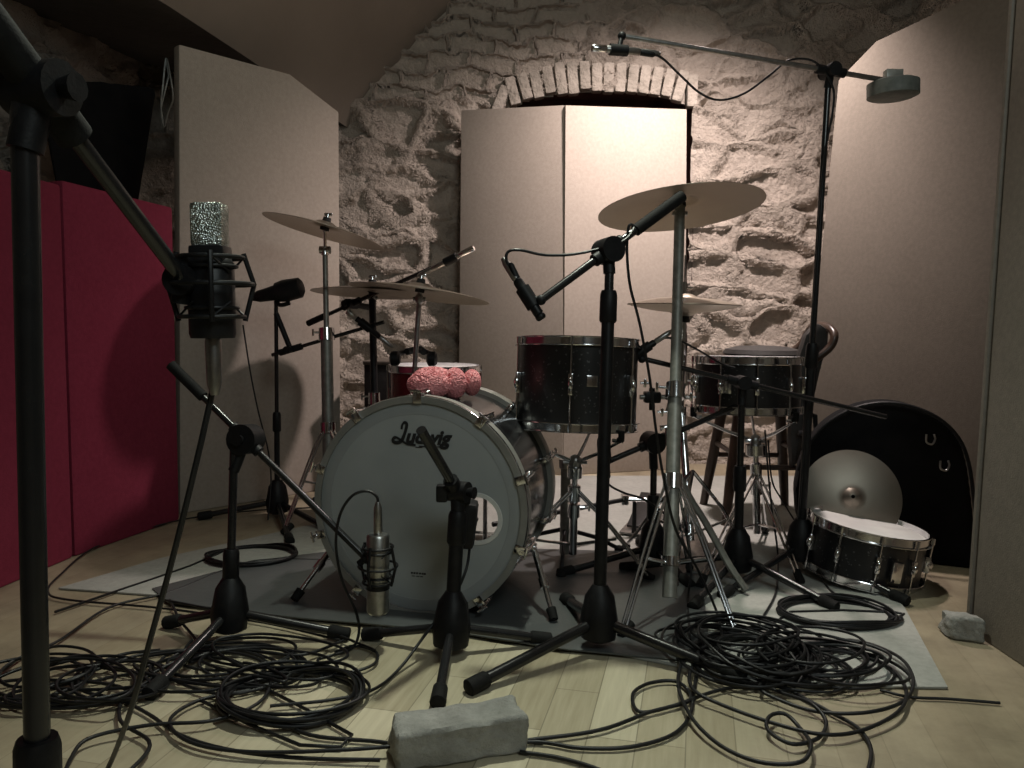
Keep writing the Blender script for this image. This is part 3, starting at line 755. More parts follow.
# mic in front of the bass drum, hanging upside down
mt_, mb_ = W(378, 534, 1.80), W(378, 613, 1.80)
mic1, c1 = ldc('silver condenser mic hanging upside down in front of the bass drum', mt_, mb_, .052, True, 'silver_body', 'silver_body', .044)
b = MB(); b.cyl(c1+V3((-.044,0,0)), W(366, 558, 1.80), .008, None, 12); b.ell(W(366,558,1.80), (.013,.013,.013), None, 12, 8); b.build('swivel', 'black_plastic', mic1)

# A: near left stand -----------------------------------------
tA = W(24, 98, .80); bA = V3((W(32, 740, .80).x, .80, 0))
mic_stand('large black boom stand nearest the camera at the left border', bA, .11, tA, [bA+V3((-.22,.16,0)), bA+V3((.0,-.30,0)), bA+V3((-.30,-.15,0))],
          boom=(W(-45, -22, .72), W(182, 278, 1.02)), r=.0175, clutch=.027, mid=.30, boom_r=.0095, thick_end=.17, grip_r=.019)
# big mic on it
ga, gb = W(209, 203, 1.05), W(213, 338, 1.05)
mic2, c2 = ldc('black condenser mic with silver mesh head, before the left tan panel', ga, gb, .056, False, 'grille', 'black_metal', .052, frac=.33, square=True)
b = MB(); p = W(184, 280, 1.03); b.cyl(p, c2+V3((-.045,0,.005)), .010, None, 12); b.cyl(p+V3((0,-.02,0)), p+V3((0,.02,0)), .02, None, 18); b.cyl(p+V3((-.006,-.0,-.03)), p+V3((.004,0,.03)), .012, None, 14); b.build('swivel', 'black_plastic', mic2)

# C: stand in front of the bass drum --------------------------
bC = G(450, 655); tC = W(459, 492, 1.80)
mic_stand('short black mic stand in front of the bass drum\'s port hole', bC, .075, tC, [G(366,640), G(548,645), G(438,708)],
          boom=(W(421, 430, 1.66), W(474, 520, 1.88)), thick_end=None, mid=.80, r=.0165, clutch=.024, boom_r=.0115)
r = thing('kick_microphone', 'chunky black mic on the short stand, aimed at the port hole', 'microphone', W(466, 522, 1.87))
p0, p1 = W(463, 500, 1.84), W(467, 546, 1.86)
b = MB(); b.box(p0.lerp(p1, .5)+V3((-.004,0,0)), (.062, .07, .11), Matrix.Rotation(.1, 3, 'Y'), .014); b.build('body', 'black_plastic', r)
b = MB(); b.ell(p0.lerp(p1,.5)+V3((.004,.04,0)), (.024,.03,.040), None, 20, 12); b.build('grille', 'black_metal', r)
b = MB(); b.box(W(442, 493, 1.80), (.026,.03,.04), None, .006); b.cyl(W(442,493,1.80), W(456,493,1.80), .006, None, 10); b.build('clip', 'black_plastic', r)

# D: centre stand ----------------------------------------------
bD = G(598, 652); tD = W(610, 252, 1.88)
mic_stand('tall black boom stand in the middle, before the dark sparkle tom', bD, .085, tD, [G(470,694), G(742,684), G(566,604)],
          boom=(W(681, 197, 1.98), W(541, 300, 1.80)), r=.0150, clutch=.030, mid=.87, boom_r=.0095, thick_end=.16, leg_r=.0125)
pencil_mic('black pencil mic pointing down over the dark sparkle tom', W(517, 280, 1.82), W(542, 319, 1.80), r=.0118, tip='black_metal', fr=.12, clip_to=W(541, 300, 1.80))

# E: overhead stand ---------------------------------------------
bE = G(797, 578); tE = W(829, 70, 2.38)
bE.x = W(799,560,2.38).x; bE.y = 2.38
mic_stand('tallest black boom stand, reaching across the top right of the photo', bE, .10, tE, [G(906,606), G(722,600), G(800,545)],
          boom=(W(908, 84, 2.42), W(622, 36, 2.25)), r=.0125, clutch=.02, mid=.45, boom_r=.0075, leg_r=.0095, boom_m='worn_chrome',
          weight=(W(893, 81, 2.42), W(893, 98, 2.42), .072))
pencil_mic('silver pencil mic at the far end of the tallest boom stand', W(640, 52, 2.25), W(592, 48, 2.22), r=.0105, tip='chrome', body='worn_chrome', fr=.3, clip_to=W(622, 36, 2.25))

cw = [o for o in bpy.data.objects if o.name.startswith('counterweight')][-1].parent
MB().box(W(893,76,2.42), (.05,.03,.035), None, .005).build('weight_clamp', 'plastic_film', cw)
# F: left back stand ---------------------------------------------
bF = G(268, 524); tF = W(276, 300, 3.02); bF.y = 3.02
mic_stand('thin black straight stand in front of the left tan panel', bF, .07, tF, [G(200,520), G(330,534), G(290,545)], r=.0105, mid=.45,
          boom=(W(272, 355, 3.02), W(384, 322, 2.98)), clutch=.012, boom_r=.007)
r = thing('microphone', 'black mic lying level on top of the thin straight stand', 'microphone', W(276, 296, 3.02))
a, c = W(251, 298, 3.0), W(303, 287, 3.0); d = (c-a).normalized()
MB().tube([a, a+d*.03, a+d*.07, c-d*.10], [.010,.022,.026,.030], 16).build('body', 'black_plastic', r)
MB().tube([c-d*.10, c-d*.07, c-d*.01, c], [.036,.042,.038,.024], 18).build('grille', 'black_metal', r)
b = MB(); b.tube(smooth_path([W(276,300,3.02), W(280,305,3.0), W(290,303,3.0)]), .008, 8); b.build('clip', 'black_plastic', r)
pencil_mic('small mic with a silver end, tilted above the black box', W(380, 337, 2.98), W(347, 311, 2.96), r=.011, tip='silver_body', fr=.28, clip_to=W(372, 328, 2.98))

# G: left overhead boom -------------------------------------------
bG = G(358, 505); tG = W(374, 296, 3.3); bG.x = W(372,500,3.3).x; bG.y = 3.3
mic_stand('black boom stand behind the two low cymbals', bG, .08, tG, [bG+V3((-.22,-.08,0)), bG+V3((.2,-.12,0)), bG+V3((.0,.22,0))], r=.013, mid=.5,
          boom=(W(309, 323, 3.3), W(456, 257, 2.9)), thick_end=.09, boom_r=.008, clutch=.02)
pencil_mic('silver pencil mic over the cymbal that dips to the right', W(432, 269, 2.85), W(474, 248, 2.8), r=.0105, tip='chrome', body='worn_chrome', fr=.35, clip_to=W(456, 257, 2.87))

# H: snare mic stand ------------------------------------------------
bH = G(736, 590); tH = W(742, 388, 2.3); bH.y = 2.3; bH.x = W(738,560,2.3).x
mic_stand('black boom stand in front of the snare drum on its stand', bH, .09, tH, [G(622,572), G(693,612), G(835,612)], r=.0135, mid=.55,
          boom=(W(886, 417, 2.32), W(640, 358, 2.3)), boom_r=.0075, clutch=.02)
pencil_mic('slim black mic at the rim of the dark sparkle tom', W(655, 342, 2.3), W(628, 360, 2.3), r=.010, tip='black_metal', fr=.2, clip_to=W(642, 359, 2.3))
# I: low stand ---------------------------------------------------------
bI = G(653, 570); tI = W(654, 452, 2.42); bI.y = 2.42
mic_stand('low black stand under the crash, its boom reaching below the sparkle tom', bI, .08, tI, [G(560,578), G(690,590), G(640,545)], r=.014, mid=.55,
          boom=(W(742, 404, 2.48), W(602, 464, 2.36)), boom_r=.009, clutch=.032, thick_end=.02)
pencil_mic('black mic hanging below the dark sparkle tom', W(603, 435, 2.36), W(606, 478, 2.36), r=.014, tip='black_metal', fr=.35, clip_to=W(604, 462, 2.36))

# ------------------------------------------------------------------ chrome drum stands
def drum_stand(label, P, Rb, base, tips, dx=0.0, pole_m='chrome', fat=1.0):
    P, base = V3(P), V3(base); base.z = 0; rt = thing('drum_stand', label, 'drum stand', base)
    bk = P-V3((-dx,0,.10)); d = (bk-base).normalized(); L = (bk-base).length
    MB().cyl(base+d*.06, base+d*L*.6, .0125, None, 16).build('lower_tube', pole_m, rt)
    MB().cyl(base+d*L*.55, bk, .009, None, 16).build('upper_tube', pole_m, rt)
    b = MB(); b.cyl(base+d*(L*.6-.03), base+d*(L*.6+.012), .018, None, 16); b.cyl(base+d*L*.6, base+d*L*.6+V3((.04,0,0)), .004, None, 8); b.box(base+d*L*.6+V3((.045,0,0)), (.006,.012,.024), None, .002); b.build('collar', 'chrome', rt)
    b = MB(); b.ell(bk, (.02,.016,.024), None, 14, 8); b.cyl(bk+V3((-.035,0,0)), bk+V3((.035,0,0)), .005, None, 8); b.build('tilter', 'worn_chrome', rt)
    MB().tube([bk-d*.05, bk-d*.045, bk-d*.012, bk-d*.008], [.014*fat,.022*fat,.022*fat,.014*fat], 20).build('swivel_sleeve', 'chrome', rt)
    MB().tube([bk-d*.125, bk-d*.12, bk-d*.075, bk-d*.07], [.012,.019,.019,.012], 20).build('sleeve', 'chrome', rt)
    for k in range(3):
        a = -.9+2*PI*k/3; u = V3((math.cos(a), math.sin(a), 0)); e = P+u*(Rb+.018)
        b = MB(); b.tube([bk, bk.lerp(e, .5)+V3((0,0,-.012)), e+V3((0,0,-.014))], [.006,.005,.004], 8); b.tube([e+V3((0,0,-.016))-u*.03, e+V3((0,0,-.016)), e+V3((0,0,.012))], .006, 8); ar = b.build('basket_arm', 'chrome', rt)
        MB().tube([e-u*.01+V3((0,0,-.012)), e+V3((0,0,-.012)), e+V3((0,0,.014))], .009, 10).build('rubber_grip', 'rubber', ar)
    for t in tips:
        t = V3(t); t.z = .014; cz = base+d*.26; out = V3((t.x-base.x, t.y-base.y, 0)).normalized(); s_ = V3((-out.y, out.x, 0)); b = MB()
        for q in (-1, 1): b.tube(smooth_path([cz+out*.015+s_*q*.008, cz.lerp(t,.4)+out*.02+s_*q*.008, t+s_*q*.006], per=4), .004, 8)
        b.cyl(base+d*.09, cz.lerp(t,.55), .0045, None, 8); l_ = b.build('leg', 'chrome', rt)
        MB().tube([t-out*.03+V3((0,0,.018)), t, t+out*.012], [.011,.013,.010], 12).build('rubber_foot', 'rubber', l_)
    return rt
tb = TC - V3((.02,.07,1)).normalized()*.1175
drum_stand('chrome basket stand holding the dark sparkle tom', tb-V3((0,0,.012)), .165, V3((TC.x, TC.y+.06, 0)), [V3((TC.x-.24, TC.y-.06,0)), V3((TC.x+.22, TC.y-.04,0)), V3((TC.x+.02,TC.y+.30,0))])
sb_ = SC - V3((0,0,.0775))
drum_stand('shiny chrome stand holding the black snare drum', sb_-V3((0,0,.012)), .165, V3((W(757,560,2.62).x, 2.62, 0)), [G(700,590), G(800,585), G(765,535)], dx=.034, fat=1.5)

# ------------------------------------------------------------------ bass drum pedal
ph = BM @ V3((0,0,-BD-.02)); bk_dir = -bn
pr = V3((ph.x, ph.y, .012)); rp = thing('bass_drum_pedal', 'chrome bass drum pedal clamped behind the bass drum', 'pedal', pr)
sx = V3((math.cos(ba), -math.sin(ba), 0))
Rz = Matrix((sx, bk_dir, V3((0,0,1)))).transposed()
MB().box(pr+bk_dir*.15+V3((0,0,.006)), (.10,.34,.006), Rz, .002).build('base_plate', 'worn_chrome', rp)
MB().box(pr+bk_dir*.18+V3((0,0,.055)), (.075,.26,.008), Rz @ Matrix.Rotation(-.28,3,'X'), .003).build('footboard', 'worn_chrome', rp)
for s in (-1,1): MB().cyl(pr+bk_dir*.05+sx*s*.055, pr+bk_dir*.05+sx*s*.055+V3((0,0,.24)), .008, .006, 12).build('post', 'chrome', rp)
MB().cyl(pr+bk_dir*.05-sx*.07+V3((0,0,.235)), pr+bk_dir*.05+sx*.07+V3((0,0,.235)), .007, None, 12).build('axle', 'chrome', rp)
bt0 = pr+bk_dir*.05+V3((0,0,.235)); bt1 = bt0+bk_dir*.10+V3((0,0,.17))
MB().cyl(bt0, bt1, .004, None, 8).build('beater_shaft', 'chrome', rp)
MB().cyl(bt1-bk_dir*.025, bt1+bk_dir*.02, .022, .026, 18).build('beater', 'felt', rp)
MB().cyl(bt0, pr+bk_dir*.09+V3((0,0,.09)), .005, None, 8).build('chain', 'chrome', rp)

q0 = G(638, 520); q0 = V3((q0.x, 2.85, .012)); r2 = thing('slave_pedal', 'second pedal with a linkage rod on the pale rug behind the tall middle stand', 'pedal', q0)
MB().box(q0+V3((0,.05,.005)), (.11,.32,.006), Matrix.Rotation(-.35,3,'Z'), .002).build('base_plate', 'worn_chrome', r2)
MB().box(q0+V3((.01,.08,.05)), (.08,.27,.008), Matrix.Rotation(-.35,3,'Z') @ Matrix.Rotation(.26,3,'X'), .003).build('footboard', 'black_metal', r2)
for s in (-1,1): MB().cyl(q0+V3((s*.055,-.09,0)), q0+V3((s*.055,-.09,.13)), .009, .007, 12).build('post', 'black_metal', r2)
MB().cyl(q0+V3((-.09,-.09,.125)), q0+V3((.07,-.09,.125)), .008, None, 12).build('axle', 'chrome', r2)
for t_ in (.0,1.0): MB().box(q0+V3((-.09+.16*t_,-.09,.125)), (.025,.03,.035), None, .004).build('spring_block', 'chrome', r2)
MB().cyl(q0+V3((-.09,-.09,.125)), pr+bk_dir*.05+sx*.08+V3((0,0,.12)), .008, None, 12).build('drive_shaft', 'black_metal', r2)
# small percussion hardware behind the tom: upright chrome post with clamp
p = W(565, 520, 2.5); pb = V3((p.x, p.y, 0))
r = thing('clamp_post', 'upright grey metal post with a clamp right of the bass drum', 'stand', pb)
MB().cyl(pb+V3((0,0,.02)), W(566, 462, 2.5), .016, None, 18).build('tube', 'grey_pole', r)
MB().cyl(W(566, 468, 2.5), W(566, 459, 2.5), .022, None, 18).build('cap', 'worn_chrome', r)
for a in (.4, 2.5, 4.6):
    t = pb+V3((.2*math.cos(a), .2*math.sin(a), .014)); l_ = MB().tube([pb+V3((0,0,.10)), pb.lerp(t,.6)+V3((0,0,.05)), t], .007, 8).build('leg', 'black_metal', r)
    MB().ell(t, (.016,.016,.012), None, 12, 8).build('rubber_foot', 'rubber', l_)
# tom mount with clamps next to the thick stand
r = thing('multi_clamp', 'chrome multi clamp joining the thick grey stand to the sparkle tom', 'clamp', W(662, 397, 2.38))
b = MB(); b.cyl(W(640,397,2.36), W(692,397,2.38), .0075, None, 12); b.build('arm', 'worn_chrome', r)
b = MB(); b.box(W(652,397,2.37), (.05,.04,.035), None, .008); b.cyl(W(652,388,2.37), W(652,410,2.37), .009, None, 10); b.build('clamp', 'black_metal', r)
for px_, py_ in ((645,383),(662,412),(691,397),(692,380)):
    p = W(px_, py_, 2.36); q = MB(); q.cyl(p+V3((-.014,0,0)), p+V3((.014,0,0)), .004, None, 8); q.box(p, (.008,.012,.026), None, .003); q.build('wing_bolt', 'chrome', r)
b = MB(); b.tube([W(660,428,2.34), W(668,426,2.34), W(668,445,2.34)], .010, 10); b.build('elbow', 'chrome', r)
for a in ((W(680,382,2.38), W(672,412,2.38)),): MB().cyl(a[0], a[1], .02, None, 16).build('collar', 'grey_pole', r)

# ------------------------------------------------------------------ chair behind the snare
SZ = W(765, 353, 3.1).z
cc = V3((W(762, 360, 3.1).x, 3.1, 0)); ch = thing('wooden_chair', 'dark bentwood bar chair behind the black snare drum', 'chair', cc)
MB().lathe([(0,SZ-.045),(.155,SZ-.045),(.175,SZ-.035),(.175,SZ-.02),(.16,SZ-.008),(0,SZ-.004)], Matrix.Translation(cc), 40).build('seat', 'chair_wood', ch)
MB().lathe([(0,SZ-.012),(.13,SZ-.012),(.15,SZ-.002),(.14,SZ+.014),(.09,SZ+.026),(0,SZ+.030)], Matrix.Translation(cc), 40).build('cushion', 'cushion', ch)
for a in (PI/4, 3*PI/4, 5*PI/4, 7*PI/4):
    u = V3((math.cos(a), math.sin(a), 0)); tp = cc+u*.13+V3((0,0,SZ-.04)); bt = cc+u*.24+V3((0,0,.0))
    MB().tube([tp, tp.lerp(bt,.3), tp.lerp(bt,.7), bt], [.017,.022,.021,.016], 12).build('leg', 'chair_wood', ch)
for i, z in ((0,.22),(1,.27),(2,.22),(3,.27)):
    k = (SZ-.04-z)/(SZ-.04); rr = .13+.11*k
    a, c = PI/4+i*PI/2, PI/4+(i+1)*PI/2
    MB().cyl(cc+V3((rr*math.cos(a), rr*math.sin(a), z)), cc+V3((rr*math.cos(c), rr*math.sin(c), z)), .010, None, 10).build('rung', 'chair_wood', ch)
# curved back: narrow hoop standing at the right side of the seat, seen nearly edge-on
tp = W(820, 326, 3.05)
def back_pt(s, t): # s across, t up
    base = cc+V3((.135, -.02, SZ-.02)); top = tp; p = base.lerp(top, t); return p+V3((.03*math.sin(t*PI), s*(.15-.02*t), 0))
hoopP = [back_pt(-1,0), back_pt(-1.05,.4), back_pt(-1,.75), back_pt(-.6,.97), back_pt(0,1.02), back_pt(.6,.97), back_pt(1,.75), back_pt(1.05,.4), back_pt(1,0)]
MB().tube(smooth_path(hoopP, per=6), .015, 12).build('back_hoop', 'chair_wood', ch)
b = MB(); 
for s in (-.45, 0, .45): b.tube([back_pt(s,0), back_pt(s,.5)+V3((.008,0,0)), back_pt(s,.97)], .008, 8)
b.build('back_spindles', 'chair_wood', ch)
# dark jacket over the chair back
jk = MB(); JP = []
x_l = [(798,360),(806,335),(818,322),(828,328),(829,345),(822,368),(815,400),(806,430),(800,462),(792,470),(790,440),(792,400)]
jk.prism([W(x, y, 2.93) for x, y in x_l], (0,1,0), .05, .018)
o = jk.at(W(800,462,2.93)).build('dark_jacket', 'cushion'); tag(o, 'dark cloth draped over the back of the wooden chair', 'jacket')
# headphones hung / looped strap
r = thing('hanging_hook', 'black bracket sticking out beside the chair back', 'bracket', W(811, 425, 2.9))
b = MB(); b.tube(smooth_path([W(818,345,2.9), W(815,375,2.9), W(812,405,2.9), W(811,415,2.9)]), .006, 8); b.build('strap', 'black_plastic', r)
b = MB(); b.tube([W(808,414,2.9), W(815,416,2.9), W(816,433,2.9), W(798,433,2.9)], .010, 8); b.build('bracket', 'black_metal', r)

# ------------------------------------------------------------------ round case, leaning cymbal
# strap
P = smooth_path([W(680,478,2.30), W(690,498,2.28), W(704,520,2.26), W(718,545,2.24), W(731,568,2.20), G(746,590,.02)], per=5)
b = MB(); b.tube(P, .0105, 8); b.at((P[-1].x, P[-1].y, 0)); tag(b.build('strap', 'grey_pole'), 'olive grey strap hanging from the thick grey stand to the rug', 'strap')
def cs(px, py, dy=0): return PV(px, py, (1.02,2.62), (1.44,2.44))
base = [(806,470),(815,447),(832,425),(858,409),(885,403),(912,406),(938,418),(956,437),(965,462),(969,500),(972,545),(973,577),(940,579),(900,575),(830,560),(803,520),(802,490)]
P_ = [cs(p[0]+(p[0]-885)*.07, p[1]) for p in base]
for p in P_:
    if p.z < 0: p.z = 0.0
r = thing('drum_case', 'large black round drum case leaning on the right tan panel', 'case', V3((P_[11].x-.2, P_[11].y, 0)))
for p in P_: p.y += .06*p.z
MB().prism(smooth_path(P_[:12], per=4)+P_[12:], (.25,.9,0), .12, .02).build('case_body', 'case_black', r)
b = MB(); ring = [p+V3((-.012,-.03,0)) for p in smooth_path(P_[:12], per=4)]
b.tube(ring, .006, 8); b.build('zip', 'black_plastic', r)
for (x, y) in ((932,437),(946,463)):
    p = cs(x, y)+V3((-.02,-.03,0)); b = MB(); b.tube(smooth_path([p+V3((-.014,0,.012)), p+V3((-.012,0,-.012)), p+V3((.006,0,-.018)), p+V3((.014,0,-.002)), p+V3((.010,0,.012))]), .003, 8); b.build('buckle', 'worn_chrome', r)
LC = W(852, 497, 2.46); LC.z = max(LC.z, .2)
cymbal('cymbal', 'worn cymbal leaning on the black round case', LC, V3((-.22,-1,.30)), .150, 'dull_bronze', bell=.2)

# ------------------------------------------------------------------ brain
def brain():
    C = W(431, 388, 2.13); zt = BC.z+BR+.014
    C.z = zt+.020
    r = thing('rubber_brain', 'pink rubber brain on top of the bass drum', 'brain model', (C.x, C.y, zt))
    def gy(seed, amp=.17, f=2.6):
        def fn(d):
            q = d*f+V3((seed,seed*.7,0)); w = V3((noise.noise(q*.9), noise.noise(q*.9+V3((7,3,1))), noise.noise(q*.9+V3((2,9,4)))))
            s = math.sin((q.x+w.x*2.2)*4.2)*.0 + abs(math.sin((noise.noise(q*1.0+w*.5))*15.0))
            return amp*(s**.6)-amp*.5
        return fn
    Rt = Matrix.Rotation(-.12, 3, 'Z')
    b = MB().ell(C+V3((-.004,-.012,-.002)), (.056,.034,.036), Rt, 150, 90, gy(1)); b.build('hemisphere', 'brain', r, 80)
    b = MB().ell(C+V3((.000,.055,.002)), (.060,.036,.038), Rt, 130, 80, gy(5)); b.build('hemisphere', 'brain', r, 80)
    b = MB().ell(C+V3((.062,.016,.000)), (.030,.036,.040), Rt, 110, 70, gy(3,.17,2.2)); b.build('rear_lobe', 'brain', r, 80)
    b = MB().ell(C+V3((.106,.055,.000)), (.024,.034,.034), Rt, 100, 60, gy(8,.17,2.2)); b.build('cerebellum', 'brain', r, 80)
brain()

# ------------------------------------------------------------------ black box & headphones
bx0 = W(364, 362, 3.42); bx1 = W(412, 362, 3.42); hz = bx0.z
r = thing('black_box', 'tall black box left of the maroon floor tom', 'box', ((bx0.x+bx1.x)/2, 3.5, 0))
MB().box(((bx0.x+bx1.x)/2, 3.55, hz/2), (bx1.x-bx0.x, .26, hz-.006), None, .006).build('cabinet', 'box_black', r)
MB().box(((bx0.x+bx1.x)/2, 3.55, hz-.004), (bx1.x-bx0.x+.01, .27, .016), None, .004).build('lid', 'box_top', r)
mz = MC.z+.15+.016
hpC = W(416, 352, 2.98); hpC.z = mz
r = thing('headphones', 'black headphones lying on the maroon floor tom', 'headphones', hpC)
for dx in (-.075, .062):
    q = hpC+V3((dx, -.03, .022)); MB().tube([q+V3((-.018,0,-.0)), q+V3((-.012,0,0)), q+V3((.012,0,0)), q+V3((.02,0,0))], [.016,.027,.027,.018], 20).build('ear_cup', 'black_plastic', r)
pts_ = [hpC+V3((-.075,-.02,.03)), hpC+V3((-.06,.04,.040)), hpC+V3((-.0,.09,.046)), hpC+V3((.045,.04,.040)), hpC+V3((.062,-.02,.03))]
MB().tube(smooth_path(pts_, per=6), .009, 10).build('headband', 'black_plastic', r)
MB().tube(smooth_path([pts_[1]+V3((.02,0,.004)), pts_[2]+V3((0,0,.006)), pts_[3]+V3((-.02,0,.004))], per=6), .013, 10).build('pad', 'felt', r)

# ------------------------------------------------------------------ block at the front
def rock(name, label, corners, h, seed, amp, cuts=26):
    bm = bmesh.new(); a = [bm.verts.new(V3((c[0],c[1],0))) for c in corners]; t = [bm.verts.new(V3((c[0],c[1],h))) for c in corners]
    bm.faces.new(a[::-1]); bm.faces.new(t)
    for i in range(4): bm.faces.new([a[i], a[(i+1)%4], t[(i+1)%4], t[i]])
    bmesh.ops.recalc_face_normals(bm, faces=bm.faces[:])
    bmesh.ops.bevel(bm, geom=bm.edges[:], offset=.006, segments=1, affect='EDGES')
    bmesh.ops.subdivide_edges(bm, edges=[e for e in bm.edges if e.calc_length() > .02], cuts=cuts, use_grid_fill=True)
    bmesh.ops.triangulate(bm, faces=bm.faces[:])
    cz = sum((V3((c[0],c[1],0)) for c in corners), V3())/4+V3((0,0,h/2))
    for v in bm.verts:
        p = v.co+V3((seed,0,0)); nrm = (v.co-cz).normalized()
        ed = sum(1 for _ in ())
        v.co += nrm*(noise.fractal(p*16, .7, 2.2, 5)*amp) + V3((0,0,1))*(noise.noise(p*22)*amp*.7 if v.co.z > h*.8 else 0)
        k = noise.noise(p*11+V3((3,3,3)))
        if k > .22: v.co -= nrm*(k-.22)*amp*5
        v.co.z = max(v.co.z, 0)
    bm.verts.index_update(); b = MB().add([v.co.copy() for v in bm.verts], [[v.index for v in f.verts] for f in bm.faces]); bm.free()
    return tag(b.at((cz.x,cz.y,0)).build(name, 'concrete', None, 50), label, 'brick')
hB = .068
fa, fb = G(397, 736, hB), G(530, 716, hB); dirn = (fb-fa).normalized(); pn = V3((-dirn.y, dirn.x, 0))
rock('concrete_brick', 'chipped grey concrete brick on the floor at the bottom of the photo', [fa, fb, fb+pn*.088, fa+pn*.088], hB, 1, .005)
fa, fb = G(951, 640), G(985, 645); hs_ = .06
rock('brick_piece', 'small broken brick at the foot of the right edge panel', [fa, fb, fb+V3((0,.07,0)), fa+V3((0,.07,0))], hs_, 5, .006, 10)

# ------------------------------------------------------------------ cables
def cable(label, pts, r=.0034, group=None, per=7, plug=None, jit=0.0, name='cable', closed=False):
    P = smooth_path(pts, closed, per)
    b = MB().tube(P, r, 7, closed=closed)
    c = P[len(P)//2]
    if plug:
        rt = thing(name, label, 'cable', (c.x, c.y, 0), group); b.build('cord', 'cable_black', rt)
        for (q, e) in plug:
            MB().tube([q, V3(q).lerp(V3(e), .12), V3(q).lerp(V3(e), .85), e], [r*1.3, .0075, .0090, .0085], 14).build('plug', 'black_plastic', rt)
        return rt
    b.at((c.x, c.y, 0)); return tag(b.build(name, 'cable_black', None, 60), label, 'cable', group)
rnd = random.Random(11)
def fl(pts, z=.006, jz=.0):    # traced on the floor
    out = []
    for i, p in enumerate(pts):
        zz = z + (rnd.uniform(0, jz) if jz else 0); out.append(G(p[0], p[1], zz))
    return out
def coil(label, cx, cy, rx, ry, turns, jit, hz, rot=0, tail=None, r=.0034, group=None, name='coiled_cable', sub=26):
    c = G(cx, cy); pts = []
    n = int(turns*sub); ph = rnd.uniform(0, 6); ox = oy = 0; kx = rx; ky = ry; tx = ty = 0; tk = 1.
    for i in range(n):
        if i % sub == 0: tx, ty, tk = rnd.uniform(-jit, jit), rnd.uniform(-jit, jit), rnd.uniform(1-jit*3.2, 1+jit*1.6)
        ox += (tx-ox)*.12; oy += (ty-oy)*.12; kx += (rx*tk-kx)*.12; ky += (ry*tk-ky)*.12
        a = 2*PI*i/sub+ph; x, y = kx*math.cos(a)+ox, ky*math.sin(a)+oy
        z = .008 + hz*(.5+.5*math.sin(i*.37+1.3*math.sin(i*.11)))*(i/n*.7+.3) 
        pts.append(V3((c.x+x*math.cos(rot)-y*math.sin(rot), c.y+x*math.sin(rot)+y*math.cos(rot), z)))
    if tail: pts += fl(tail, .008)
    b = MB().tube(smooth_path(pts, per=2), r, 6).at((c.x, c.y, 0))
    return tag(b.build(name, 'cable_black', None, 60), label, 'cable', group)
def pile(label, cx, cy, rx, ry, n, r=.0034, hz=.04, seed=3, tail=None, lobe=(.5,1.0), name='tangled_cable', spread=.5):
    rr = random.Random(seed); c = G(cx, cy); pts = []
    sub = 16; ox, oy, k1, k2, rt, hh = 0, 0, .8, .8, 0, 0
    tx, ty, t1, t2, tr, th = 0, 0, .8, .8, 0, 0; a = rr.uniform(0, 6)
    for i in range(n*sub):
        if i % 13 == 0: tx, ty = rr.uniform(-spread,spread)*rx, rr.uniform(-spread,spread)*ry
        if i % 11 == 0: t1, t2, tr = rr.uniform(*lobe), rr.uniform(*lobe), rr.uniform(-.7,.7)
        if i % 5 == 0: th = rr.uniform(0, 1)
        f = .13; ox += (tx-ox)*f; oy += (ty-oy)*f; k1 += (t1-k1)*f; k2 += (t2-k2)*f; rt += (tr-rt)*f; hh += (th-hh)*.3
        a += 2*PI/sub; x, y = rx*.7*k1*math.cos(a), ry*.7*k2*math.sin(a)
        pts.append(V3((c.x+ox+x*math.cos(rt)-y*math.sin(rt), c.y+oy+x*math.sin(rt)+y*math.cos(rt), .007+hz*hh*(.3+.7*i/(n*sub)))))
    if tail: pts += fl(tail, .008)
    b = MB().tube(smooth_path(pts, per=3), r, 6).at((c.x,c.y,0))
    return tag(b.build(name, 'cable_black', None, 60), label, 'cable')
# coils
coil('thick round coil of black cable at the front left', 292, 702, .138, .115, 11, .014, .030, tail=[(352,735),(300,745),(200,700)], r=.0036)
coil('neat coil of cable on the pale rug left of the bass drum', 252, 560, .135, .11, 7, .008, .02, tail=[(190,566),(120,590),(55,612)], r=.0036)
coil('round coil of cable on the rug in front of the floor snare', 838, 617, .145, .10, 9, .016, .022, tail=[(790,612),(770,640),(790,660)], r=.0036)
# left tangle
pile('loose tangle of cable behind the thick coil, front left', 235, 672, .26, .15, 11, seed=4, hz=.035)
pile('loose tangle of cable at the foot of the near boom stand', 70, 690, .26, .17, 12, seed=9, hz=.04)
# right tangle
pile('dense left half of the big cable heap, front right', 742, 660, .20, .18, 20, seed=21, hz=.07, lobe=(.75,1.15))
pile('right half of the big cable heap, front right', 812, 668, .20, .15, 12, seed=33, hz=.06, lobe=(.7,1.1))
cable('cable making wide loops on the right edge of the big heap', fl([(800,650),(850,640),(896,655),(913,678),(905,700),(870,712),(820,712),(780,700),(760,685),(800,665),(850,650),(890,668),(906,690),(898,712),(860,731),(820,734),(770,722),(720,704),(694,690),(690,672),(704,655),(730,645)], .012, .01), .0038)
cable('cable looping into the lowest right corner of the heap', fl([(720,640),(690,650),(678,680),(690,715),(720,745),(760,762),(800,762),(811,745),(800,728),(785,714),(770,716),(768,730),(792,744),(818,738),(826,722),(812,704),(780,692),(750,680)], .010, .012), .0038)
cable('cable swinging from the brick to the heap, upper strand', fl([(760,650),(800,660),(790,678),(720,690),(676,705),(640,712),(633,694),(650,683),(678,682),(690,700),(650,712),(600,730),(530,740),(470,748)], .009), .0038)
cable('cable swinging from the brick to the heap, lower strand', fl([(720,650),(700,668),(694,690),(690,715),(672,735),(630,747),(580,748),(530,742),(440,752),(380,742),(310,735),(270,715)], .007), .0038)
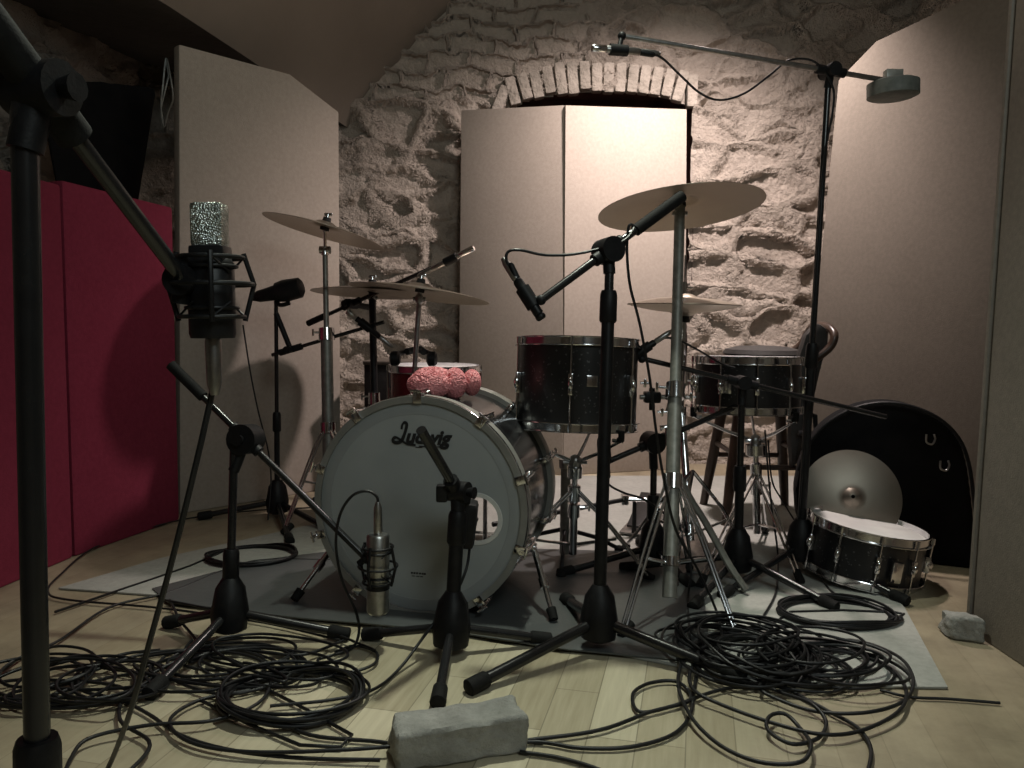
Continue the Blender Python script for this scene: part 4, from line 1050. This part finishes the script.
cable('cable leaving the bottom edge right of the brick', fl([(520,752),(560,758),(600,770),(640,790)], .006), .0038)
cable('single cable running off to the right floor beyond the heap', fl([(880,690),(910,697),(950,699),(1000,703)], .006), .0030)
cable('cable leaving the heap toward the lower right corner', fl([(760,670),(790,690),(830,712),(858,728),(871,750),(866,780)], .008), .0038)
# long runs left
cable('cable arcing from the far rug to the left edge of the photo', fl([(330,560),(262,560),(225,570),(170,592),(110,607),(60,640),(25,655),(0,672),(-30,690)], .010), .0034)
cable('thin cable along the foot of the left tan panel', fl([(380,494),(330,506),(260,510),(180,520),(100,545),(60,575),(48,592),(70,600),(160,608),(260,622),(340,640)], .009), .0030)
cable('cable sweeping past the near stand into the thick coil', fl([(0,700),(40,690),(90,672),(140,655),(190,650),(245,655),(270,670),(262,700),(215,720),(150,725),(90,738),(70,760),(60,790)], .010, .01), .0036)
cable('cable loop lying in front of the left tangle', fl([(380,760),(300,758),(230,750),(180,735),(150,715),(120,700),(82,690),(84,672),(120,655),(160,650)], .008, .01), .0036)
cable('cable arching low across the floor at bottom left', fl([(420,744),(340,750),(250,752),(190,742),(170,720),(200,700),(250,690)], .009, .01), .0036)
cable('cable crossing from the left stand foot to the lower left', fl([(345,640),(300,655),(240,650),(180,660),(130,690),(120,720),(150,745),(110,790)], .009, .01), .0036)
cable('cable lying on the dark mat before the bass drum', fl([(165,600),(230,612),(290,620),(330,632),(375,650)], .016), .003)
cable('short looped cable by the left foot of the mic stand', fl([(170,600),(180,620),(196,640),(200,655),(190,662),(185,650),(192,640)], .012), .0034)
# cable of the big microphone
p0 = W(213, 385, 1.06)
cable('cable hanging from the black condenser mic with the mesh head', [W(213.5,362,1.055), p0, W(206,420,1.06), W(192,480,1.06), W(172,560,1.07), W(150,640,1.09), W(130,712,1.13), G(108, 768, .006), G(80,820,.006)], .0042, plug=[(W(213.5,384,1.055), W(213,346,1.05))])
# cable of the silver microphone
cable('cable arching out of the upside-down silver mic', [W(378,508,1.80), W(377,497,1.80), W(367,491,1.80), W(352,496,1.80), W(340,515,1.80), W(336,545,1.80), W(342,580,1.80), W(356,612,1.80), W(359,632,1.80)]+fl([(352,648),(330,656),(318,660),(325,670),(350,672),(374,664),(376,652),(355,646),(335,652)], .01), .0034, plug=[(W(378,503,1.80), W(378,532,1.80))])
cable('cable dropping from the port hole mic along its stand', [W(470,545,1.84), W(466,570,1.80), W(452,600,1.78), W(430,628,1.76)]+fl([(400,668),(372,690),(330,700),(270,706)], .01), .0034)
cable('cable curving from the pencil mic over the sparkle tom to its boom stand', [W(516,276,1.82), W(507,262,1.82), W(508,252,1.82), W(520,250,1.82), W(545,255,1.84), W(575,254,1.86), W(606,247,1.87), W(625,240,1.87), W(634,228,1.90), W(629,226,1.90), W(627,250,1.90), W(630,285,1.90), W(640,325,1.90), W(650,380,1.90), W(656,430,1.90), W(664,480,1.90), W(676,530,1.90), W(698,570,1.92), W(716,610,1.95)]+fl([(722,640),(715,660)], .03), .0034, plug=[(W(510,263,1.82), W(519,284,1.82))])
cable('cable drooping under the tallest boom from its silver mic', [W(648,53,2.25), W(662,58,2.26), W(680,75,2.27), W(700,93,2.28), W(720,100,2.30), W(745,93,2.32), W(770,75,2.34), W(790,60,2.36), W(815,62,2.36), W(832,85,2.36), W(833,110,2.36), W(824,160,2.37), W(818,240,2.37), W(812,330,2.37), W(806,420,2.37), W(800,500,2.37), W(796,560,2.37)], .0032, plug=[(W(655,55,2.25), W(640,52,2.25))])
cable('cable rising from the tom rim mic toward the snare drum', [W(655,342,2.3), W(664,338,2.3), W(678,340,2.3), W(700,351,2.32), W(720,363,2.36), W(735,368,2.36)], .0032)
cable('thin cable hanging behind the near mic along the left tan panel', [W(243,325,3.0), W(250,370,3.0), W(258,410,3.0), W(268,450,3.0), W(271,480,3.0), G(268,520,.01)], .0030)
cable('cable curling beside the low stand below the crash cymbal', [W(603,430,2.36), W(598,445,2.36), W(606,480,2.36), W(622,492,2.34), W(645,500,2.3), W(670,520,2.28), W(690,560,2.2), W(688,600,2.1)]+fl([(690,640)], .02), .0034)
cable('cable falling past the snare stand to the rug coil', [W(765,430,2.5), W(768,470,2.5), W(772,510,2.48), W(777,545,2.44), W(778,565,2.40)]+fl([(776,592),(762,618),(748,636)], .012), .003)
cable('cable looping under the chair behind the snare stand', [W(768,440,2.7), W(772,480,2.7), W(782,500,2.7), W(800,530,2.7), G(812,556,.01), G(830,590,.01), G(860,600,.01)], .003)

# ------------------------------------------------------------------ light
def area(name, loc, target, size, power, color, spread=PI):
    d = bpy.data.lights.new(name, 'AREA'); d.shape = 'DISK'; d.size = size; d.energy = power; d.color = color; d.spread = spread
    o = bpy.data.objects.new(name, d); col.objects.link(o); o.location = loc
    o.rotation_euler = (V3(target)-V3(loc)).to_track_quat('-Z', 'Y').to_euler(); return o
def spot(name, loc, target, ang, power, color, r=.05, blend=1.0):
    d = bpy.data.lights.new(name, 'SPOT'); d.energy = power; d.color = color; d.spot_size = math.radians(ang); d.spot_blend = blend; d.shadow_soft_size = r
    o = bpy.data.objects.new(name, d); col.objects.link(o); o.location = loc
    o.rotation_euler = (V3(target)-V3(loc)).to_track_quat('-Z', 'Y').to_euler(); return o
spot('ceiling_lamp', (.88, 3.2, 2.42), (.66, 3.9, .38), 133, 275, (1.0, .85, .80), .06)
pd = bpy.data.lights.new('fill_point', 'POINT'); pd.energy = 12; pd.color = (1.0, .95, .82); pd.shadow_soft_size = .2  # unseen fill added to lift the upper stone wall
po = bpy.data.objects.new('fill_point', pd); col.objects.link(po); po.location = (.12, 2.2, 2.5)
spot('front_lamp', (.10, 2.1, 2.55), (.02, 1.25, 0), 84, 140, (.93, 1.0, .84), .05)
area('camera_fill', (.75, -.35, 2.1), (-.1, 2.4, .7), .9, 14, (.88, 1.0, .98))  # soft unseen fill added near the camera for drum head and left wall
for o in bpy.data.objects:
    c = o.get('category')
    if c in ('microphone stand', 'microphone', 'cable', 'cymbal', 'cymbal stand') and 'group' not in o:
        o['group'] = {'microphone stand': 'microphone stands around the drum kit', 'microphone': 'microphones on the stands', 'cable': 'black cables of the microphones',
                      'cymbal': 'cymbals of the drum kit', 'cymbal stand': 'stands carrying the cymbals'}[c]
w = bpy.data.worlds.new('world'); bpy.context.scene.world = w; w.use_nodes = True
w.node_tree.nodes['Background'].inputs[0].default_value = (.8, .85, 1, 1); w.node_tree.nodes['Background'].inputs[1].default_value = .02
vs_ = bpy.context.scene.view_settings; vs_.view_transform = 'Standard'; vs_.look = 'None'; vs_.gamma = 1; vs_.exposure = 0.0; vs_.use_curve_mapping = False
